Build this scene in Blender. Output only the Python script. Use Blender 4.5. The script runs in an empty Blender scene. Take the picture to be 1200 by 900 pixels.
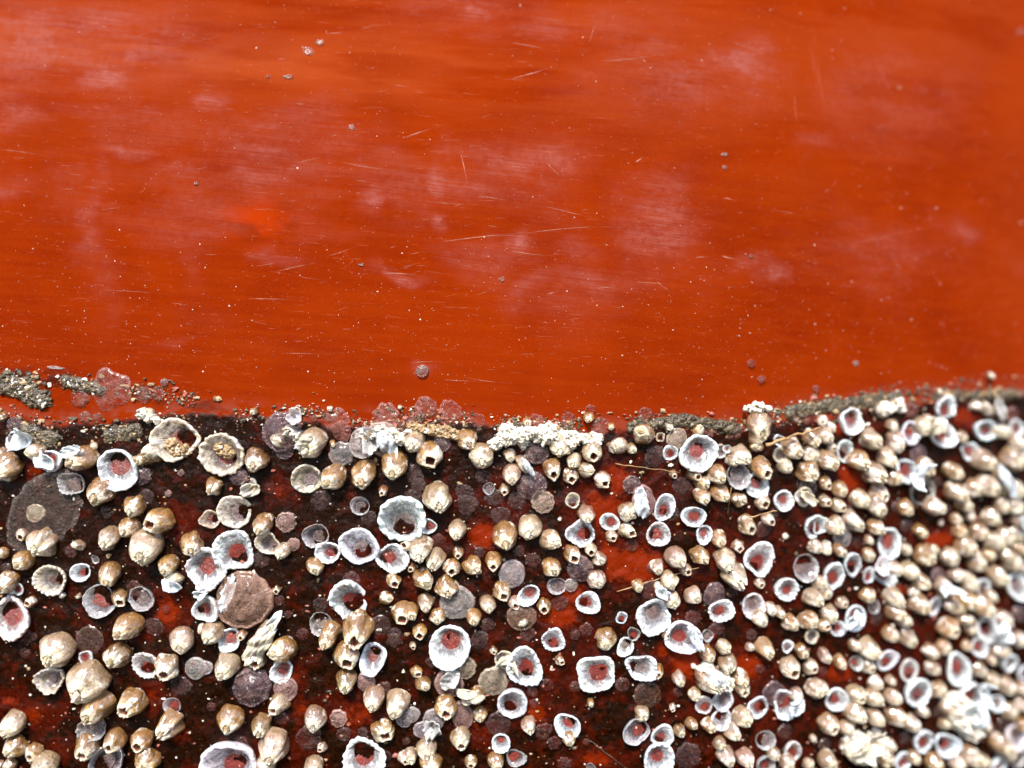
import bpy, math, random
import numpy as np
from mathutils import Vector, Matrix

S = bpy.context.scene
COL = S.collection
MM = 0.001                 # everything below is thought of in millimetres
DIST = 140.0               # camera to the hull, mm
FPX = 1000.0               # focal length in pixels of a 1200 px wide frame
ZC = 600.0                 # height of the picture centre above the yard, mm

# ------------------------------------------------------------------ camera
cam_d = bpy.data.cameras.new('camera'); cam = bpy.data.objects.new('camera', cam_d); COL.objects.link(cam)
cam_d.sensor_width = 36; cam_d.lens = 30
cam.location = (0, -DIST*MM, ZC*MM); cam.rotation_euler = (math.radians(90), 0, 0)
cam_d.clip_start = 0.005; cam_d.clip_end = 50
cam_d.dof.use_dof = True; cam_d.dof.focus_distance = 0.1385; cam_d.dof.aperture_fstop = 3.0
S.camera = cam
# ------------------------------------------------------------------ world and sun
SUN_EL, SUN_AZ = math.radians(47), math.radians(-12)     # azimuth from straight behind the camera, minus = left
w = bpy.data.worlds.new('World'); S.world = w; w.use_nodes = True
nt = w.node_tree; bg = nt.nodes['Background']; sky = nt.nodes.new('ShaderNodeTexSky')
sky.sky_type = 'NISHITA'; sky.sun_disc = False; sky.sun_elevation = SUN_EL
sky.sun_rotation = math.pi + -SUN_AZ
nt.links.new(sky.outputs[0], bg.inputs[0]); bg.inputs[1].default_value = 0.15
sun_d = bpy.data.lights.new('sun', 'SUN'); sun_o = bpy.data.objects.new('sun', sun_d); COL.objects.link(sun_o)
sun_d.energy = 4.7; sun_d.angle = math.radians(14); sun_d.color = (1, .955, .89)
tosun = Vector((math.sin(SUN_AZ)*math.cos(SUN_EL), -math.cos(SUN_AZ)*math.cos(SUN_EL), math.sin(SUN_EL)))
sun_o.rotation_euler = tosun.to_track_quat('Z', 'Y').to_euler(); sun_o.location = (0, -1, 2)
S.view_settings.view_transform = 'Standard'; S.view_settings.look = 'None'
S.view_settings.exposure = 0.95; S.view_settings.gamma = 1

# ------------------------------------------------------------------ hull surface
def hull_y(x, z):
    x = np.asarray(x, float); z = np.asarray(z, float)
    r = np.maximum(x-12, 0)
    return 0.0048*r*r/(1+0.012*r) + 0.00035*np.maximum(-x-30, 0)**2 + 0.0004*z*z + .0007*np.maximum(z, 0)**2
def hull_n(x, z):
    e = .2
    gx = (hull_y(x+e, z)-hull_y(x-e, z))/(2*e); gz = (hull_y(x, z+e)-hull_y(x, z-e))/(2*e)
    return Vector((float(gx), -1, float(gz))).normalized()
def on_hull(px, py):
    dx, dz = (px-600)/FPX, (450-py)/FPX; Y = DIST
    for _ in range(30): Y = DIST + hull_y(dx*Y, dz*Y)
    return float(dx*Y), float(dz*Y), float(Y)
def P(x, z, h=0.0):        # point on hull, raised h mm along the normal
    n = hull_n(x, z); return Vector((x, float(hull_y(x, z)), z)) + n*h
def M(v): return (v[0]*MM, v[1]*MM, (v[2]+ZC)*MM)

# ------------------------------------------------------------------ 2-D value noise
def vnoise(x, y, seed):
    r = np.random.RandomState(seed); T = r.rand(256, 256)
    xi = np.floor(x).astype(int); yi = np.floor(y).astype(int); fx = x-xi; fy = y-yi
    fx = fx*fx*(3-2*fx); fy = fy*fy*(3-2*fy)
    a = T[xi % 256, yi % 256]; b = T[(xi+1) % 256, yi % 256]; c = T[xi % 256, (yi+1) % 256]; d = T[(xi+1) % 256, (yi+1) % 256]
    return (a*(1-fx)+b*fx)*(1-fy)+(c*(1-fx)+d*fx)*fy
def fbm(x, y, seed, oct=4):
    s = 0; a = .5; t = 0
    for o in range(oct):
        s = s + a*vnoise(x*2**o+7.3*o, y*2**o+3.1*o, seed+o); t += a; a *= .55
    return s/t
def sstep(a, b, x):
    t = np.clip((x-a)/(b-a), 0, 1); return t*t*(3-2*t)

# ------------------------------------------------------------------ materials
def new_mat(name):
    m = bpy.data.materials.new(name); m.use_nodes = True
    return m, m.node_tree, m.node_tree.nodes['Principled BSDF']
def N(nt, t, **kw):
    n = nt.nodes.new(t)
    for k, v in kw.items():
        if k.startswith('i_'): n.inputs[int(k[2:])].default_value = v
        else: setattr(n, k, v)
    return n
def mixc(nt, fac, a, b, mode='MIX'):
    n = nt.nodes.new('ShaderNodeMix'); n.data_type = 'RGBA'; n.blend_type = mode
    for s, v in ((0, fac), (6, a), (7, b)):
        if hasattr(v, 'links'): nt.links.new(v, n.inputs[s])
        else: n.inputs[s].default_value = v if s == 0 else (*v, 1)
    return n.outputs[2]
def math_(nt, op, a, b=0.0, clamp=False):
    n = nt.nodes.new('ShaderNodeMath'); n.operation = op; n.use_clamp = clamp
    for s, v in ((0, a), (1, b)):
        if hasattr(v, 'links'): nt.links.new(v, n.inputs[s])
        else: n.inputs[s].default_value = v
    return n.outputs[0]
def ramp(nt, src, *stops):
    n = nt.nodes.new('ShaderNodeMapRange'); n.interpolation_type = 'SMOOTHSTEP'
    nt.links.new(src, n.inputs[0]); n.inputs[1].default_value = stops[0]; n.inputs[2].default_value = stops[1]
    n.inputs[3].default_value = stops[2] if len(stops) > 2 else 0; n.inputs[4].default_value = stops[3] if len(stops) > 3 else 1
    return n.outputs[0]
def noise(nt, vec, scale, detail=4, rough=.55, dist=0.0, dim='3D'):
    n = nt.nodes.new('ShaderNodeTexNoise'); n.noise_dimensions = dim
    nt.links.new(vec, n.inputs['Vector']); n.inputs['Scale'].default_value = scale
    n.inputs['Detail'].default_value = detail; n.inputs['Roughness'].default_value = rough; n.inputs['Distortion'].default_value = dist
    return n.outputs[0]
def vec_mm(nt, stretch=(1, 1, 1), rot=(0, 0, 0), jitter=False):
    tc = nt.nodes.new('ShaderNodeTexCoord'); mp = nt.nodes.new('ShaderNodeMapping')
    src = tc.outputs['Object']
    if any(rot):                                     # turn first, then stretch, so that streaks really slant
        m0 = nt.nodes.new('ShaderNodeMapping'); m0.inputs['Rotation'].default_value = rot; nt.links.new(src, m0.inputs[0]); src = m0.outputs[0]
    nt.links.new(src, mp.inputs[0]); mp.inputs['Scale'].default_value = [1000*s for s in stretch]
    if jitter:
        oi = nt.nodes.new('ShaderNodeObjectInfo'); ad = nt.nodes.new('ShaderNodeVectorMath'); ad.operation = 'MULTIPLY_ADD'
        ad.inputs[1].default_value = (1, 1, 1)
        r = math_(nt, 'MULTIPLY', oi.outputs['Random'], 500)
        nt.links.new(mp.outputs[0], ad.inputs[0]); nt.links.new(r, ad.inputs[2]); return ad.outputs[0]
    return mp.outputs[0]
def bump(nt, bs, h, strength, dist_mm, prev=None):
    b = nt.nodes.new('ShaderNodeBump'); b.inputs['Strength'].default_value = strength; b.inputs['Distance'].default_value = dist_mm*MM
    nt.links.new(h, b.inputs['Height'])
    if prev: nt.links.new(prev, b.inputs['Normal'])
    if bs: nt.links.new(b.outputs[0], bs.inputs['Normal'])
    return b.outputs[0]

def hull_material():
    m, nt, bs = new_mat('hull_paint_and_slime')
    at = N(nt, 'ShaderNodeAttribute', attribute_name='mask'); sp = N(nt, 'ShaderNodeSeparateColor'); nt.links.new(at.outputs['Color'], sp.inputs[0])
    film, red, chalk = sp.outputs[0], sp.outputs[1], sp.outputs[2]
    at2 = N(nt, 'ShaderNodeAttribute', attribute_name='wear_haze'); sp2 = N(nt, 'ShaderNodeSeparateColor'); nt.links.new(at2.outputs['Color'], sp2.inputs[0])
    fresh, dust, brush_haze = sp2.outputs[0], sp2.outputs[1], sp2.outputs[2]
    v = vec_mm(nt)
    vs = vec_mm(nt, (.10, 1, 1.4), (0, math.radians(-4), 0))      # brushed along the hull
    vs2 = vec_mm(nt, (.035, 1, 2.6), (0, math.radians(-7), 0))
    n_str = noise(nt, vs, .55, 6, .6); n_fine = noise(nt, vs2, 1.8, 5, .7); n_blot = noise(nt, v, .06, 5, .55)
    c = mixc(nt, ramp(nt, n_blot, .3, .7), (.130, .0074, .0001), (.166, .0125, .0001))
    c = mixc(nt, ramp(nt, n_str, .35, .7, 0, .30), c, (.215, .022, .0006))
    c = mixc(nt, math_(nt, 'MULTIPLY', ramp(nt, n_fine, .60, .80, 0, .30), ramp(nt, n_blot, .4, .6)), c, (.30, .072, .018))
    c = mixc(nt, ramp(nt, noise(nt, v, 5.5, 3, .7), .35, .75, 0, .22), c, (.25, .046, .010))
    c = mixc(nt, brush_haze, c, (.235, .036, .008))  # brush streaks, plus lighting towards the top and right put into the colour
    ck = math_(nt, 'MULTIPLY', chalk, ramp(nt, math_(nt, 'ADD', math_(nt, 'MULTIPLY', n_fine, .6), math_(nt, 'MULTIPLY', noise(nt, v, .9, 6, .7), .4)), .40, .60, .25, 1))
    c = mixc(nt, ck, c, (.225, .062, .048))  # chalky wear together with the gloss's mauve reflection, painted in
    c = mixc(nt, fresh, c, (.27, .022, .001))
    # fine scratches in three directions
    for rot, st, th, k in ((-2, (.05, 1, 1.9), .71, .28), (-7, (.06, 1, 2.0), .72, .28), (15, (.06, 1, 2.0), .745, .3)):
        a = vec_mm(nt, st, (0, math.radians(rot), 0)); nn = noise(nt, a, 3.3, 2, .5)
        c = mixc(nt, ramp(nt, nn, th, th+.03, 0, k), c, (.40, .14, .08))
    # dust dots
    vo = N(nt, 'ShaderNodeTexVoronoi', i_2=1.15); nt.links.new(v, vo.inputs[0])
    dots = math_(nt, 'MULTIPLY', ramp(nt, vo.outputs['Distance'], .055, .10, 1, 0), ramp(nt, noise(nt, v, .35, 3), .50, .62))
    c = mixc(nt, math_(nt, 'MULTIPLY', dots, .7), c, (.60, .28, .18))
    c = mixc(nt, dust, c, (.17, .035, .020))
    # slime below the waterline
    nf = noise(nt, v, .35, 8, .68); nf2 = noise(nt, v, 1.6, 6, .7)
    dark = mixc(nt, ramp(nt, nf2, .35, .65), (.0036, .0009, .0001), (.0130, .0030, .0003))
    deep = mixc(nt, ramp(nt, nf2, .3, .7), (.020, .0016, .0002), (.056, .0042, .0003))
    fl = mixc(nt, ramp(nt, math_(nt, 'ADD', nf, math_(nt, 'MULTIPLY', red, .42)), .50, .70), dark, deep)
    fl = mixc(nt, math_(nt, 'MULTIPLY', ramp(nt, math_(nt, 'ADD', math_(nt, 'MULTIPLY', math_(nt, 'ADD', nf, nf2), .6), red), 1.12, 1.50), 1.0), fl, (.14, .0105, .0002))
    spv = N(nt, 'ShaderNodeTexVoronoi', i_2=1.7); nt.links.new(v, spv.inputs[0])
    spk = math_(nt, 'MULTIPLY', ramp(nt, spv.outputs['Distance'], .07, .13, 1, 0), ramp(nt, noise(nt, v, .8, 2), .52, .6))
    fl = mixc(nt, math_(nt, 'MULTIPLY', spk, .55), fl, (.22, .10, .06))
    col = mixc(nt, film, c, fl)
    nt.links.new(col, bs.inputs['Base Color'])
    rg = mixc(nt, film, (.40, .40, .40), (.16, .16, .16)); rgn = math_(nt, 'ADD', rg, ramp(nt, nf2, .2, .8, -.08, .12)); nt.links.new(rgn, bs.inputs['Roughness'])
    bs.inputs['Specular IOR Level'].default_value = 0; nt.links.new(math_(nt, 'MULTIPLY', film, .09), bs.inputs['Specular IOR Level'])
    bs.inputs['Coat Weight'].default_value = 0
    h1 = math_(nt, 'MULTIPLY', n_fine, .04)
    h2 = math_(nt, 'MULTIPLY', nf2, film)
    h = math_(nt, 'ADD', h1, math_(nt, 'ADD', h2, math_(nt, 'MULTIPLY', math_(nt, 'ADD', dots, spk), .5)))
    bump(nt, bs, h, .75, .28)
    return m

def shell_mat(name, kind='shell'):
    """calcareous shell plates; the tone comes from the object's own colour, stains from noise"""
    m, nt, bs = new_mat(name)
    oi = N(nt, 'ShaderNodeObjectInfo'); tone = oi.outputs['Color']
    v = vec_mm(nt, jitter=True); uv = N(nt, 'ShaderNodeUVMap', uv_map='UVMap')
    mp = N(nt, 'ShaderNodeMapping'); nt.links.new(uv.outputs[0], mp.inputs[0]); mp.inputs['Scale'].default_value = (60, 1.6, 1)
    mp2 = N(nt, 'ShaderNodeMapping'); nt.links.new(uv.outputs[0], mp2.inputs[0]); mp2.inputs['Scale'].default_value = (3, 16, 1)
    ribs = noise(nt, mp.outputs[0], 1, 3, .6, 0, '2D'); grow = noise(nt, mp2.outputs[0], 1, 3, .6, .3, '2D'); blot = noise(nt, v, .55, 5, .6)
    if kind == 'ring':
        c = mixc(nt, ramp(nt, blot, .46, .66, 0, .6), tone, (.60, .58, .62))
        sp = N(nt, 'ShaderNodeSeparateXYZ'); nt.links.new(uv.outputs[0], sp.inputs[0])
        st = ramp(nt, math_(nt, 'ADD', sp.outputs[1], math_(nt, 'MULTIPLY', math_(nt, 'ADD', noise(nt, v, .9, 5, .7), ribs), .55)), 1.24, 1.48)
        gl = ramp(nt, math_(nt, 'ADD', math_(nt, 'MULTIPLY', noise(nt, v, .7, 5, .7, .6), .9), math_(nt, 'MULTIPLY', sp.outputs[1], .34)), .62, .84)
        st = math_(nt, 'MAXIMUM', st, math_(nt, 'MULTIPLY', gl, .8))
        al = math_(nt, 'SUBTRACT', 1.0, math_(nt, 'MULTIPLY', st, .72), True); nt.links.new(al, bs.inputs['Alpha'])
        c = mixc(nt, math_(nt, 'MULTIPLY', st, .55), c, (.30, .20, .21))
        c = mixc(nt, ramp(nt, ribs, .66, .74, 0, .45), c, (.22, .17, .16))
        rib_k, rgh = .8, .28
    else:
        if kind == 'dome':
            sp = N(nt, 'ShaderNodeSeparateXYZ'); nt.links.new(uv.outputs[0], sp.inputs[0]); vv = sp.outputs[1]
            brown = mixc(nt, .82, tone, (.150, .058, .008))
            c = mixc(nt, ramp(nt, math_(nt, 'ADD', math_(nt, 'MULTIPLY', blot, .9), math_(nt, 'MULTIPLY', vv, .9)), .60, 1.04), brown, tone)  # brown film on the lower walls, also painting in the darker grazing edges
            c = mixc(nt, ramp(nt, math_(nt, 'ADD', math_(nt, 'MULTIPLY', noise(nt, v, .8, 5, .65), .9), math_(nt, 'MULTIPLY', vv, .8)), .74, .92, 0, .9), c, mixc(nt, .7, tone, (.92, .88, .82)))  # worn cream plates, tops brightened in the colour as wet highlights
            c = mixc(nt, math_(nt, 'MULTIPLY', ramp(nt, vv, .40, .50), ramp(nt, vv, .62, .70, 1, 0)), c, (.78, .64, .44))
        else: c = tone
        c = mixc(nt, ramp(nt, noise(nt, v, .5, 4, .6), .57, .66, 0, .8), c, (.84, .77, .68))
        c = mixc(nt, ramp(nt, grow, .58, .72, 0, .55), c, (.17, .08, .02))
        c = mixc(nt, ramp(nt, ribs, .60, .75, 0, .35), c, (.84, .74, .62))
        rib_k, rgh = .6, .22
    c = mixc(nt, ramp(nt, noise(nt, v, 2.6, 3, .6), .66, .74, 0, .5), c, (.12, .06, .025))
    nt.links.new(c, bs.inputs['Base Color'])
    bs.inputs['Roughness'].default_value = rgh; bs.inputs['Specular IOR Level'].default_value = .55
    bs.inputs['Coat Weight'].default_value = 1 if kind != 'ring' else .7; bs.inputs['Coat IOR'].default_value = 1.85; bs.inputs['Coat Roughness'].default_value = .10
    bs.inputs['Subsurface Weight'].default_value = .35; bs.inputs['Subsurface Radius'].default_value = (1, .6, .4); bs.inputs['Subsurface Scale'].default_value = .0009
    b1 = bump(nt, None, ribs, rib_k, .22); b2 = bump(nt, None, grow, .5, .20, b1); b3 = bump(nt, None, noise(nt, v, .9, 4, .65), 1.0, .80, b2); bump(nt, bs, noise(nt, v, 4.0, 4, .7), .6, .16, b3)
    return m
def film_mat(name, alpha, rough=.2, cell=False):
    """thin see-through shell or base left on the paint; tone from the object's own colour"""
    m, nt, bs = new_mat(name)
    oi = N(nt, 'ShaderNodeObjectInfo'); v = vec_mm(nt, jitter=True)
    uv = N(nt, 'ShaderNodeUVMap', uv_map='UVMap'); mp = N(nt, 'ShaderNodeMapping'); nt.links.new(uv.outputs[0], mp.inputs[0]); mp.inputs['Scale'].default_value = (26, .8, 1)
    rad = noise(nt, mp.outputs[0], 1, 4, .6, 0, '2D')
    n1 = noise(nt, v, .6, 6, .65); n2 = noise(nt, v, 2.2, 4, .6)
    c = mixc(nt, ramp(nt, n1, .35, .65), oi.outputs['Color'], (.05, .018, .014), 'MIX') if cell else mixc(nt, ramp(nt, n1, .45, .7, 0, .6), oi.outputs['Color'], (.24, .13, .10))
    c = mixc(nt, ramp(nt, rad, .56, .72, 0, .25 if cell else .6), c, (.60, .44, .40))
    c = mixc(nt, ramp(nt, n2, .56, .70, 0, .25 if cell else .45), c, (.70, .60, .56))
    c = mixc(nt, ramp(nt, noise(nt, v, .45, 5, .7, 1.2), .50, .66, 0, .7), c, (.16, .07, .055))
    nt.links.new(c, bs.inputs['Base Color'])
    bs.inputs['Roughness'].default_value = rough; bs.inputs['Coat Weight'].default_value = .5; bs.inputs['Coat Roughness'].default_value = .12
    sp = N(nt, 'ShaderNodeSeparateXYZ'); nt.links.new(uv.outputs[0], sp.inputs[0])
    a = math_(nt, 'ADD', ramp(nt, n1, .3, .7, alpha-.22, alpha+.2), ramp(nt, sp.outputs[1], .75, 1.0, 0, .40), True)
    nt.links.new(a, bs.inputs['Alpha'])
    b1 = bump(nt, None, rad, .6, .18)
    if cell:
        vo = N(nt, 'ShaderNodeTexVoronoi', i_2=1.9); nt.links.new(v, vo.inputs[0]); b1 = bump(nt, None, vo.outputs['Distance'], .8, .25, b1)
    b2 = bump(nt, None, n1, .7, .8, b1); bump(nt, bs, n2, .9, .35, b2)
    return m
def plain_mat(name, c1, c2, rough=.5, scale=.8, b=.3):
    m, nt, bs = new_mat(name); v = vec_mm(nt, jitter=True); n = noise(nt, v, scale, 5, .65)
    nt.links.new(mixc(nt, ramp(nt, n, .35, .65), c1, c2), bs.inputs['Base Color']); bs.inputs['Roughness'].default_value = rough
    bs.inputs['Coat Weight'].default_value = .25; bs.inputs['Coat Roughness'].default_value = .15
    bump(nt, bs, noise(nt, v, scale*2.5, 4, .6), .8, b); return m

HULL = hull_material()
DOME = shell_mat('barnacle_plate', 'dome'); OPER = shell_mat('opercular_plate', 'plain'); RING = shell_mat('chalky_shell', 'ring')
FAN = film_mat('fan_scar', .30, .3); MEMB = film_mat('thin_shell', .52, .14); CLOUD = film_mat('clouded_shell', .50, .10); SCAR = film_mat('barnacle_scar', .36, .3, True)
FLOOR = plain_mat('stained_base', (.185, .026, .016), (.10, .016, .014), .22, .9)
FLOORG = film_mat('grey_base', .62, .2)
FLAKE = film_mat('pale_flake', .40, .35)
CAVE = plain_mat('inner_wall', (.22, .045, .022), (.42, .22, .14), .35, 1.0)
WHITE = plain_mat('white_crumb', (.78, .74, .66), (.62, .55, .43), .5, 1.2)
TAN = plain_mat('tan_crumb', (.42, .29, .15), (.20, .115, .05), .4, 1.2)
DARK = plain_mat('dark_crumb', (.022, .014, .006), (.10, .072, .035), .35, 1.2)
PINK = plain_mat('pink_crumb', (.34, .12, .09), (.28, .06, .03), .4, 1.2)
TWIG = plain_mat('twig', (.34, .19, .07), (.16, .07, .02), .5, .5)
SCR = plain_mat('scratched_paint', (.44, .17, .10), (.26, .07, .03), .5, .5, .02)
TONES = {'t': (.46, .25, .060), 'w': (.82, .68, .48), 'p': (.78, .57, .49), 'b': (.22, .10, .03), 'g': (.50, .39, .27), 'd': (.13, .075, .085), 'o': (.26, .18, .055)}
RTONE = {'t': (.66, .56, .40), 'w': (.83, .88, .92), 'p': (.80, .70, .70), 'b': (.45, .32, .22), 'g': (.50, .47, .45), 'd': (.30, .22, .24), 'o': (.6, .55, .35)}
GTONE = {'t': (.42, .32, .22), 'w': (.62, .56, .54), 'p': (.34, .19, .17), 'b': (.22, .12, .06), 'g': (.32, .29, .28), 'd': (.10, .055, .065), 'o': (.3, .25, .12), 'r': (.26, .05, .04)}
FTONE = {'d': (.07, .032, .032), 'r': (.15, .022, .014), 'p': (.27, .060, .038), 'g': (.13, .11, .10), 'b': (.17, .09, .05)}

# ------------------------------------------------------------------ mesh builders
def grid_mesh(name, V, UV, wrap=True, cap=None, mat=None, smooth=True):
    """V: rings x segments x 3, closed around; cap closes the last ring to a point"""
    nr, ns, _ = V.shape
    vs = V.reshape(-1, 3)
    i = np.arange(nr-1)[:, None]; j = np.arange(ns)[None, :]; j2 = (j+1) % ns
    F = np.stack([i*ns+j, i*ns+j2, (i+1)*ns+j2, (i+1)*ns+j], -1).reshape(-1, 4)
    me = bpy.data.meshes.new(name)
    faces = [tuple(f) for f in F.tolist()]
    vl = vs.tolist()
    if cap is not None:
        vl.append(list(cap)); k = len(vl)-1; b = (nr-1)*ns
        faces += [(b+a, b+(a+1) % ns, k) for a in range(ns)]
    me.from_pydata(vl, [], faces)
    uvl = me.uv_layers.new(name='UVMap')
    li = np.empty(len(me.loops), dtype=np.int32); me.loops.foreach_get('vertex_index', li)
    ring = np.minimum(li//ns, nr-1); seg = li % ns
    u = seg/ns; 
    # mirror u so that the seam is invisible
    u = np.abs(u*2-1); vv = UV[ring]
    if cap is not None: vv = np.where(li == nr*ns, 1.0, vv)
    uvl.data.foreach_set('uv', np.stack([u*2, vv], -1).astype(np.float32).ravel())
    if smooth: me.polygons.foreach_set('use_smooth', np.ones(len(me.polygons), bool))
    if mat: me.materials.append(mat)
    me.update(); return me
def cyc(th, rng, ks, amp):
    s = 0
    for k in ks: s = s + rng.normal()*np.cos(k*th+rng.uniform(0, 6.28))/math.sqrt(len(ks))
    return amp*s
def interp(prof, n):
    p = np.array(prof, float); d = np.r_[0, np.cumsum(np.hypot(*np.diff(p, axis=0).T))]; t = np.linspace(0, d[-1], n)
    # catmull-like smoothing through dense linear + blur
    x = np.interp(t, d, p[:, 0]); y = np.interp(t, d, p[:, 1])
    for _ in range(2):
        x[1:-1] = (x[:-2]+2*x[1:-1]+x[2:])/4; y[1:-1] = (y[:-2]+2*y[1:-1]+y[2:])/4
    return x, y, t/d[-1]
def dome_mesh(rng, R, H, hole, ns=44, n=20, elong=1.0, rough=1.0):
    th = np.linspace(0, 2*math.pi, ns, endpoint=False)
    o = rng.uniform(.27, .36) if not hole else rng.uniform(.36, .47)
    sh = rng.uniform(.9, 1.04); bel = rng.uniform(-.05, .06)
    prof = [(.90, -.10), (.96, .08), (1.0, .24), (.96+bel, .44), (.80+bel, .64), (.58, .82), (o+.05, 1.0), (o-.02, 1.02), (o-.07, .95), (o-.05, .70), (.44, .38), (.50, .12)]
    if rng.rand() < .25: prof = [(1.04, -.10), (1.03, .05), (.95, .25), (.84, .48), (.70, .72), (.56, .90), (o+.03, 1.0), (o-.03, 1.0), (o-.07, .93), (o-.04, .68), (.40, .38), (.46, .12)]
    r, z, t = interp(prof, n)
    a0 = rng.uniform(0, 6.28)*0
    plates = sorted(a0 + np.array([0, 1.0, 2.1, 3.14, 4.2, 5.3]) + rng.normal(0, .1, 6))
    groove = 0; 
    for p in plates:
        d = np.angle(np.exp(1j*(th-p))); groove = groove + np.exp(-(d/.11)**2)
    lob = cyc(th, rng, (2, 3, 4, 5), .06*rough); fine = cyc(th, rng, (7, 10, 13, 15), .014*rough); ph_ = rng.uniform(0, 6.28, 6); kk_ = rng.randint(1, 6, 6); mm_ = rng.uniform(-7, 7, 6)
    dia = 1/(np.abs(np.cos(th))**1.2+np.abs(np.sin(th)*1.25)**1.2)**(1/1.2); dia = dia/dia.mean()
    jag = cyc(th, rng, (3, 6, 9, 14), .045*rough)
    V = np.zeros((n, ns, 3)); topw = sstep(.55, 1.0, z)
    lean = rng.uniform(.10, .38); lw = rng.normal(0, .07)
    for k in range(n):
        tw = topw[k] if t[k] < .62 else 1.0
        inner = t[k] > .66
        rr = r[k]*(1 + lob*(1-tw*.5) + fine - (0 if inner else .06*groove*min(1, .3+z[k])))
        rr = rr*((1-tw) + tw*dia**1.0)
        wob = 1+.022*sum(np.sin(kk_[q]*th+mm_[q]*z[k]+ph_[q]) for q in range(6))*(1 if t[k] < .62 else .4)
        V[k, :, 0] = R*(rr*wob*np.cos(th)*elong + lean*max(z[k], 0)**1.5)
        V[k, :, 1] = R*(rr*wob*np.sin(th) + lw*z[k])
        V[k, :, 2] = H*(z[k] + jag*tw*.8)*(1)
    return V*MM, t, (R*lean*1.0*MM, R*lw*MM, o)
def operc_mesh(rng, R, H, top, elong=1.0, ns=28, n=7):
    lx, ly, o = top; th = np.linspace(0, 2*math.pi, ns, endpoint=False)
    dia = 1/(np.abs(np.cos(th))**1.2+np.abs(np.sin(th)*1.25)**1.2)**(1/1.2); dia = dia/dia.mean()
    V = np.zeros((n, ns, 3)); pk = rng.uniform(.18, .50)
    for k in range(n):
        s = 1-k/(n-.6)
        x = np.cos(th)*dia*s; y = np.sin(th)*dia*s
        ridge = np.maximum(0, 1-np.abs(y)*1.3)*(1-.55*np.abs(x))
        zz = .93 + pk*ridge*(1-s*.75) - .17*np.exp(-(y/.10)**2)*(np.abs(x) < .8) - .06*np.exp(-((x-.15*np.sign(x))/.08)**2)
        V[k, :, 0] = R*(o*.98)*x*elong*MM + lx; V[k, :, 1] = R*(o*.98)*y*MM + ly; V[k, :, 2] = H*zz*MM
    cap = (lx, ly, H*(.93+pk-.17)*MM)
    return V, 1-np.linspace(1, 0, n), cap
def ring_mesh(rng, R, hgt, floor_off, notch=None, elong=1.0, ns=64, n=20, frac=1.0, thin=False):
    th = np.linspace(0, 2*math.pi, ns, endpoint=False)
    fr = rng.uniform(.26, .44)
    if thin: prof = [(.80, -.1), (.90, .25), (.98, .7), (1.0, .95), (.985, 1.0), (.955, .93), (.88, .55), (.78, .22), (.66, .06), (fr+.1, .02)]
    else: prof = [(.84, -.15), (.94, .25), (1.0, .62), (1.0, .86), (.95, 1.0), (.88, .96), (.79, .74), (.67, .48), (.52, .24), (fr, .06)]
    r, z, t = interp(prof, n)
    lob = cyc(th, rng, (2, 3, 4), .075); ja = rng.uniform(.012, .038); jagr = cyc(th, rng, (4, 7, 10, 13, 19, 25), ja); jagz = cyc(th, rng, (2, 3, 5, 9, 14, 20), .17)
    side = rng.uniform(0, 6.28); wd = 1+.35*np.cos(th-side)
    low = rng.uniform(0, 6.28); lowk = rng.uniform(0, .5)
    V = np.zeros((n, ns, 3))
    for k in range(n):
        rim = math.exp(-((t[k]-.5)/.2)**2); inn = sstep(.55, 1.0, t[k])
        rr = r[k]*(1+lob+jagr*(rim*.9+.25))
        if k > n//2: rr = rr*(1+cyc(th, rng, (3, 4, 7, 12), .022))
        zz = z[k]*(1+jagz*rim - lowk*np.maximum(0, np.cos(th-low)))
        if notch is not None:
            d = np.angle(np.exp(1j*(th-notch[0]))); nn = np.exp(-(d/notch[1])**4); zz = zz*(1-.9*nn); rr = rr*(1-.22*nn*rim)
        V[k, :, 0] = R*(rr*np.cos(th)*elong + floor_off*inn*.36); V[k, :, 1] = R*rr*np.sin(th); V[k, :, 2] = hgt*zz
    return V*MM, t, (fr, floor_off*.36, lob)
def disc_mesh(rng, R, z, ns=28, n=5, off=0, rad=None, dome=0.0, rag=.05, elong=1.0):
    th = np.linspace(0, 2*math.pi, ns, endpoint=False); V = np.zeros((n, ns, 3)); rg = cyc(th, rng, (2, 3, 5, 8, 12), rag)
    for k in range(n):
        s = 1-k/n
        rr = s*(1+rg*s); V[k, :, 0] = R*(rr*np.cos(th)*elong+off); V[k, :, 1] = R*rr*np.sin(th)
        V[k, :, 2] = z + dome*(1-s*s) + (cyc(th, rng, (1, 2, 3, 5), .02*R) if 0 < k < n-1 else 0)
    return V*MM, np.linspace(1, 0, n), (R*off*MM, 0, (z+dome)*MM)
def mobj(name, me, parent=None, color=None, mat4=None):
    o = bpy.data.objects.new(name, me); COL.objects.link(o)
    if parent: o.parent = parent
    if mat4 is not None: o.matrix_world = mat4
    if color: o.color = (*color, 1)
    return o
def tag(o, label, cat, group=None, kind=None):
    if label: o['label'] = label
    if cat: o['category'] = cat
    if group: o['group'] = group
    if kind: o['kind'] = kind
    return o

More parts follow.
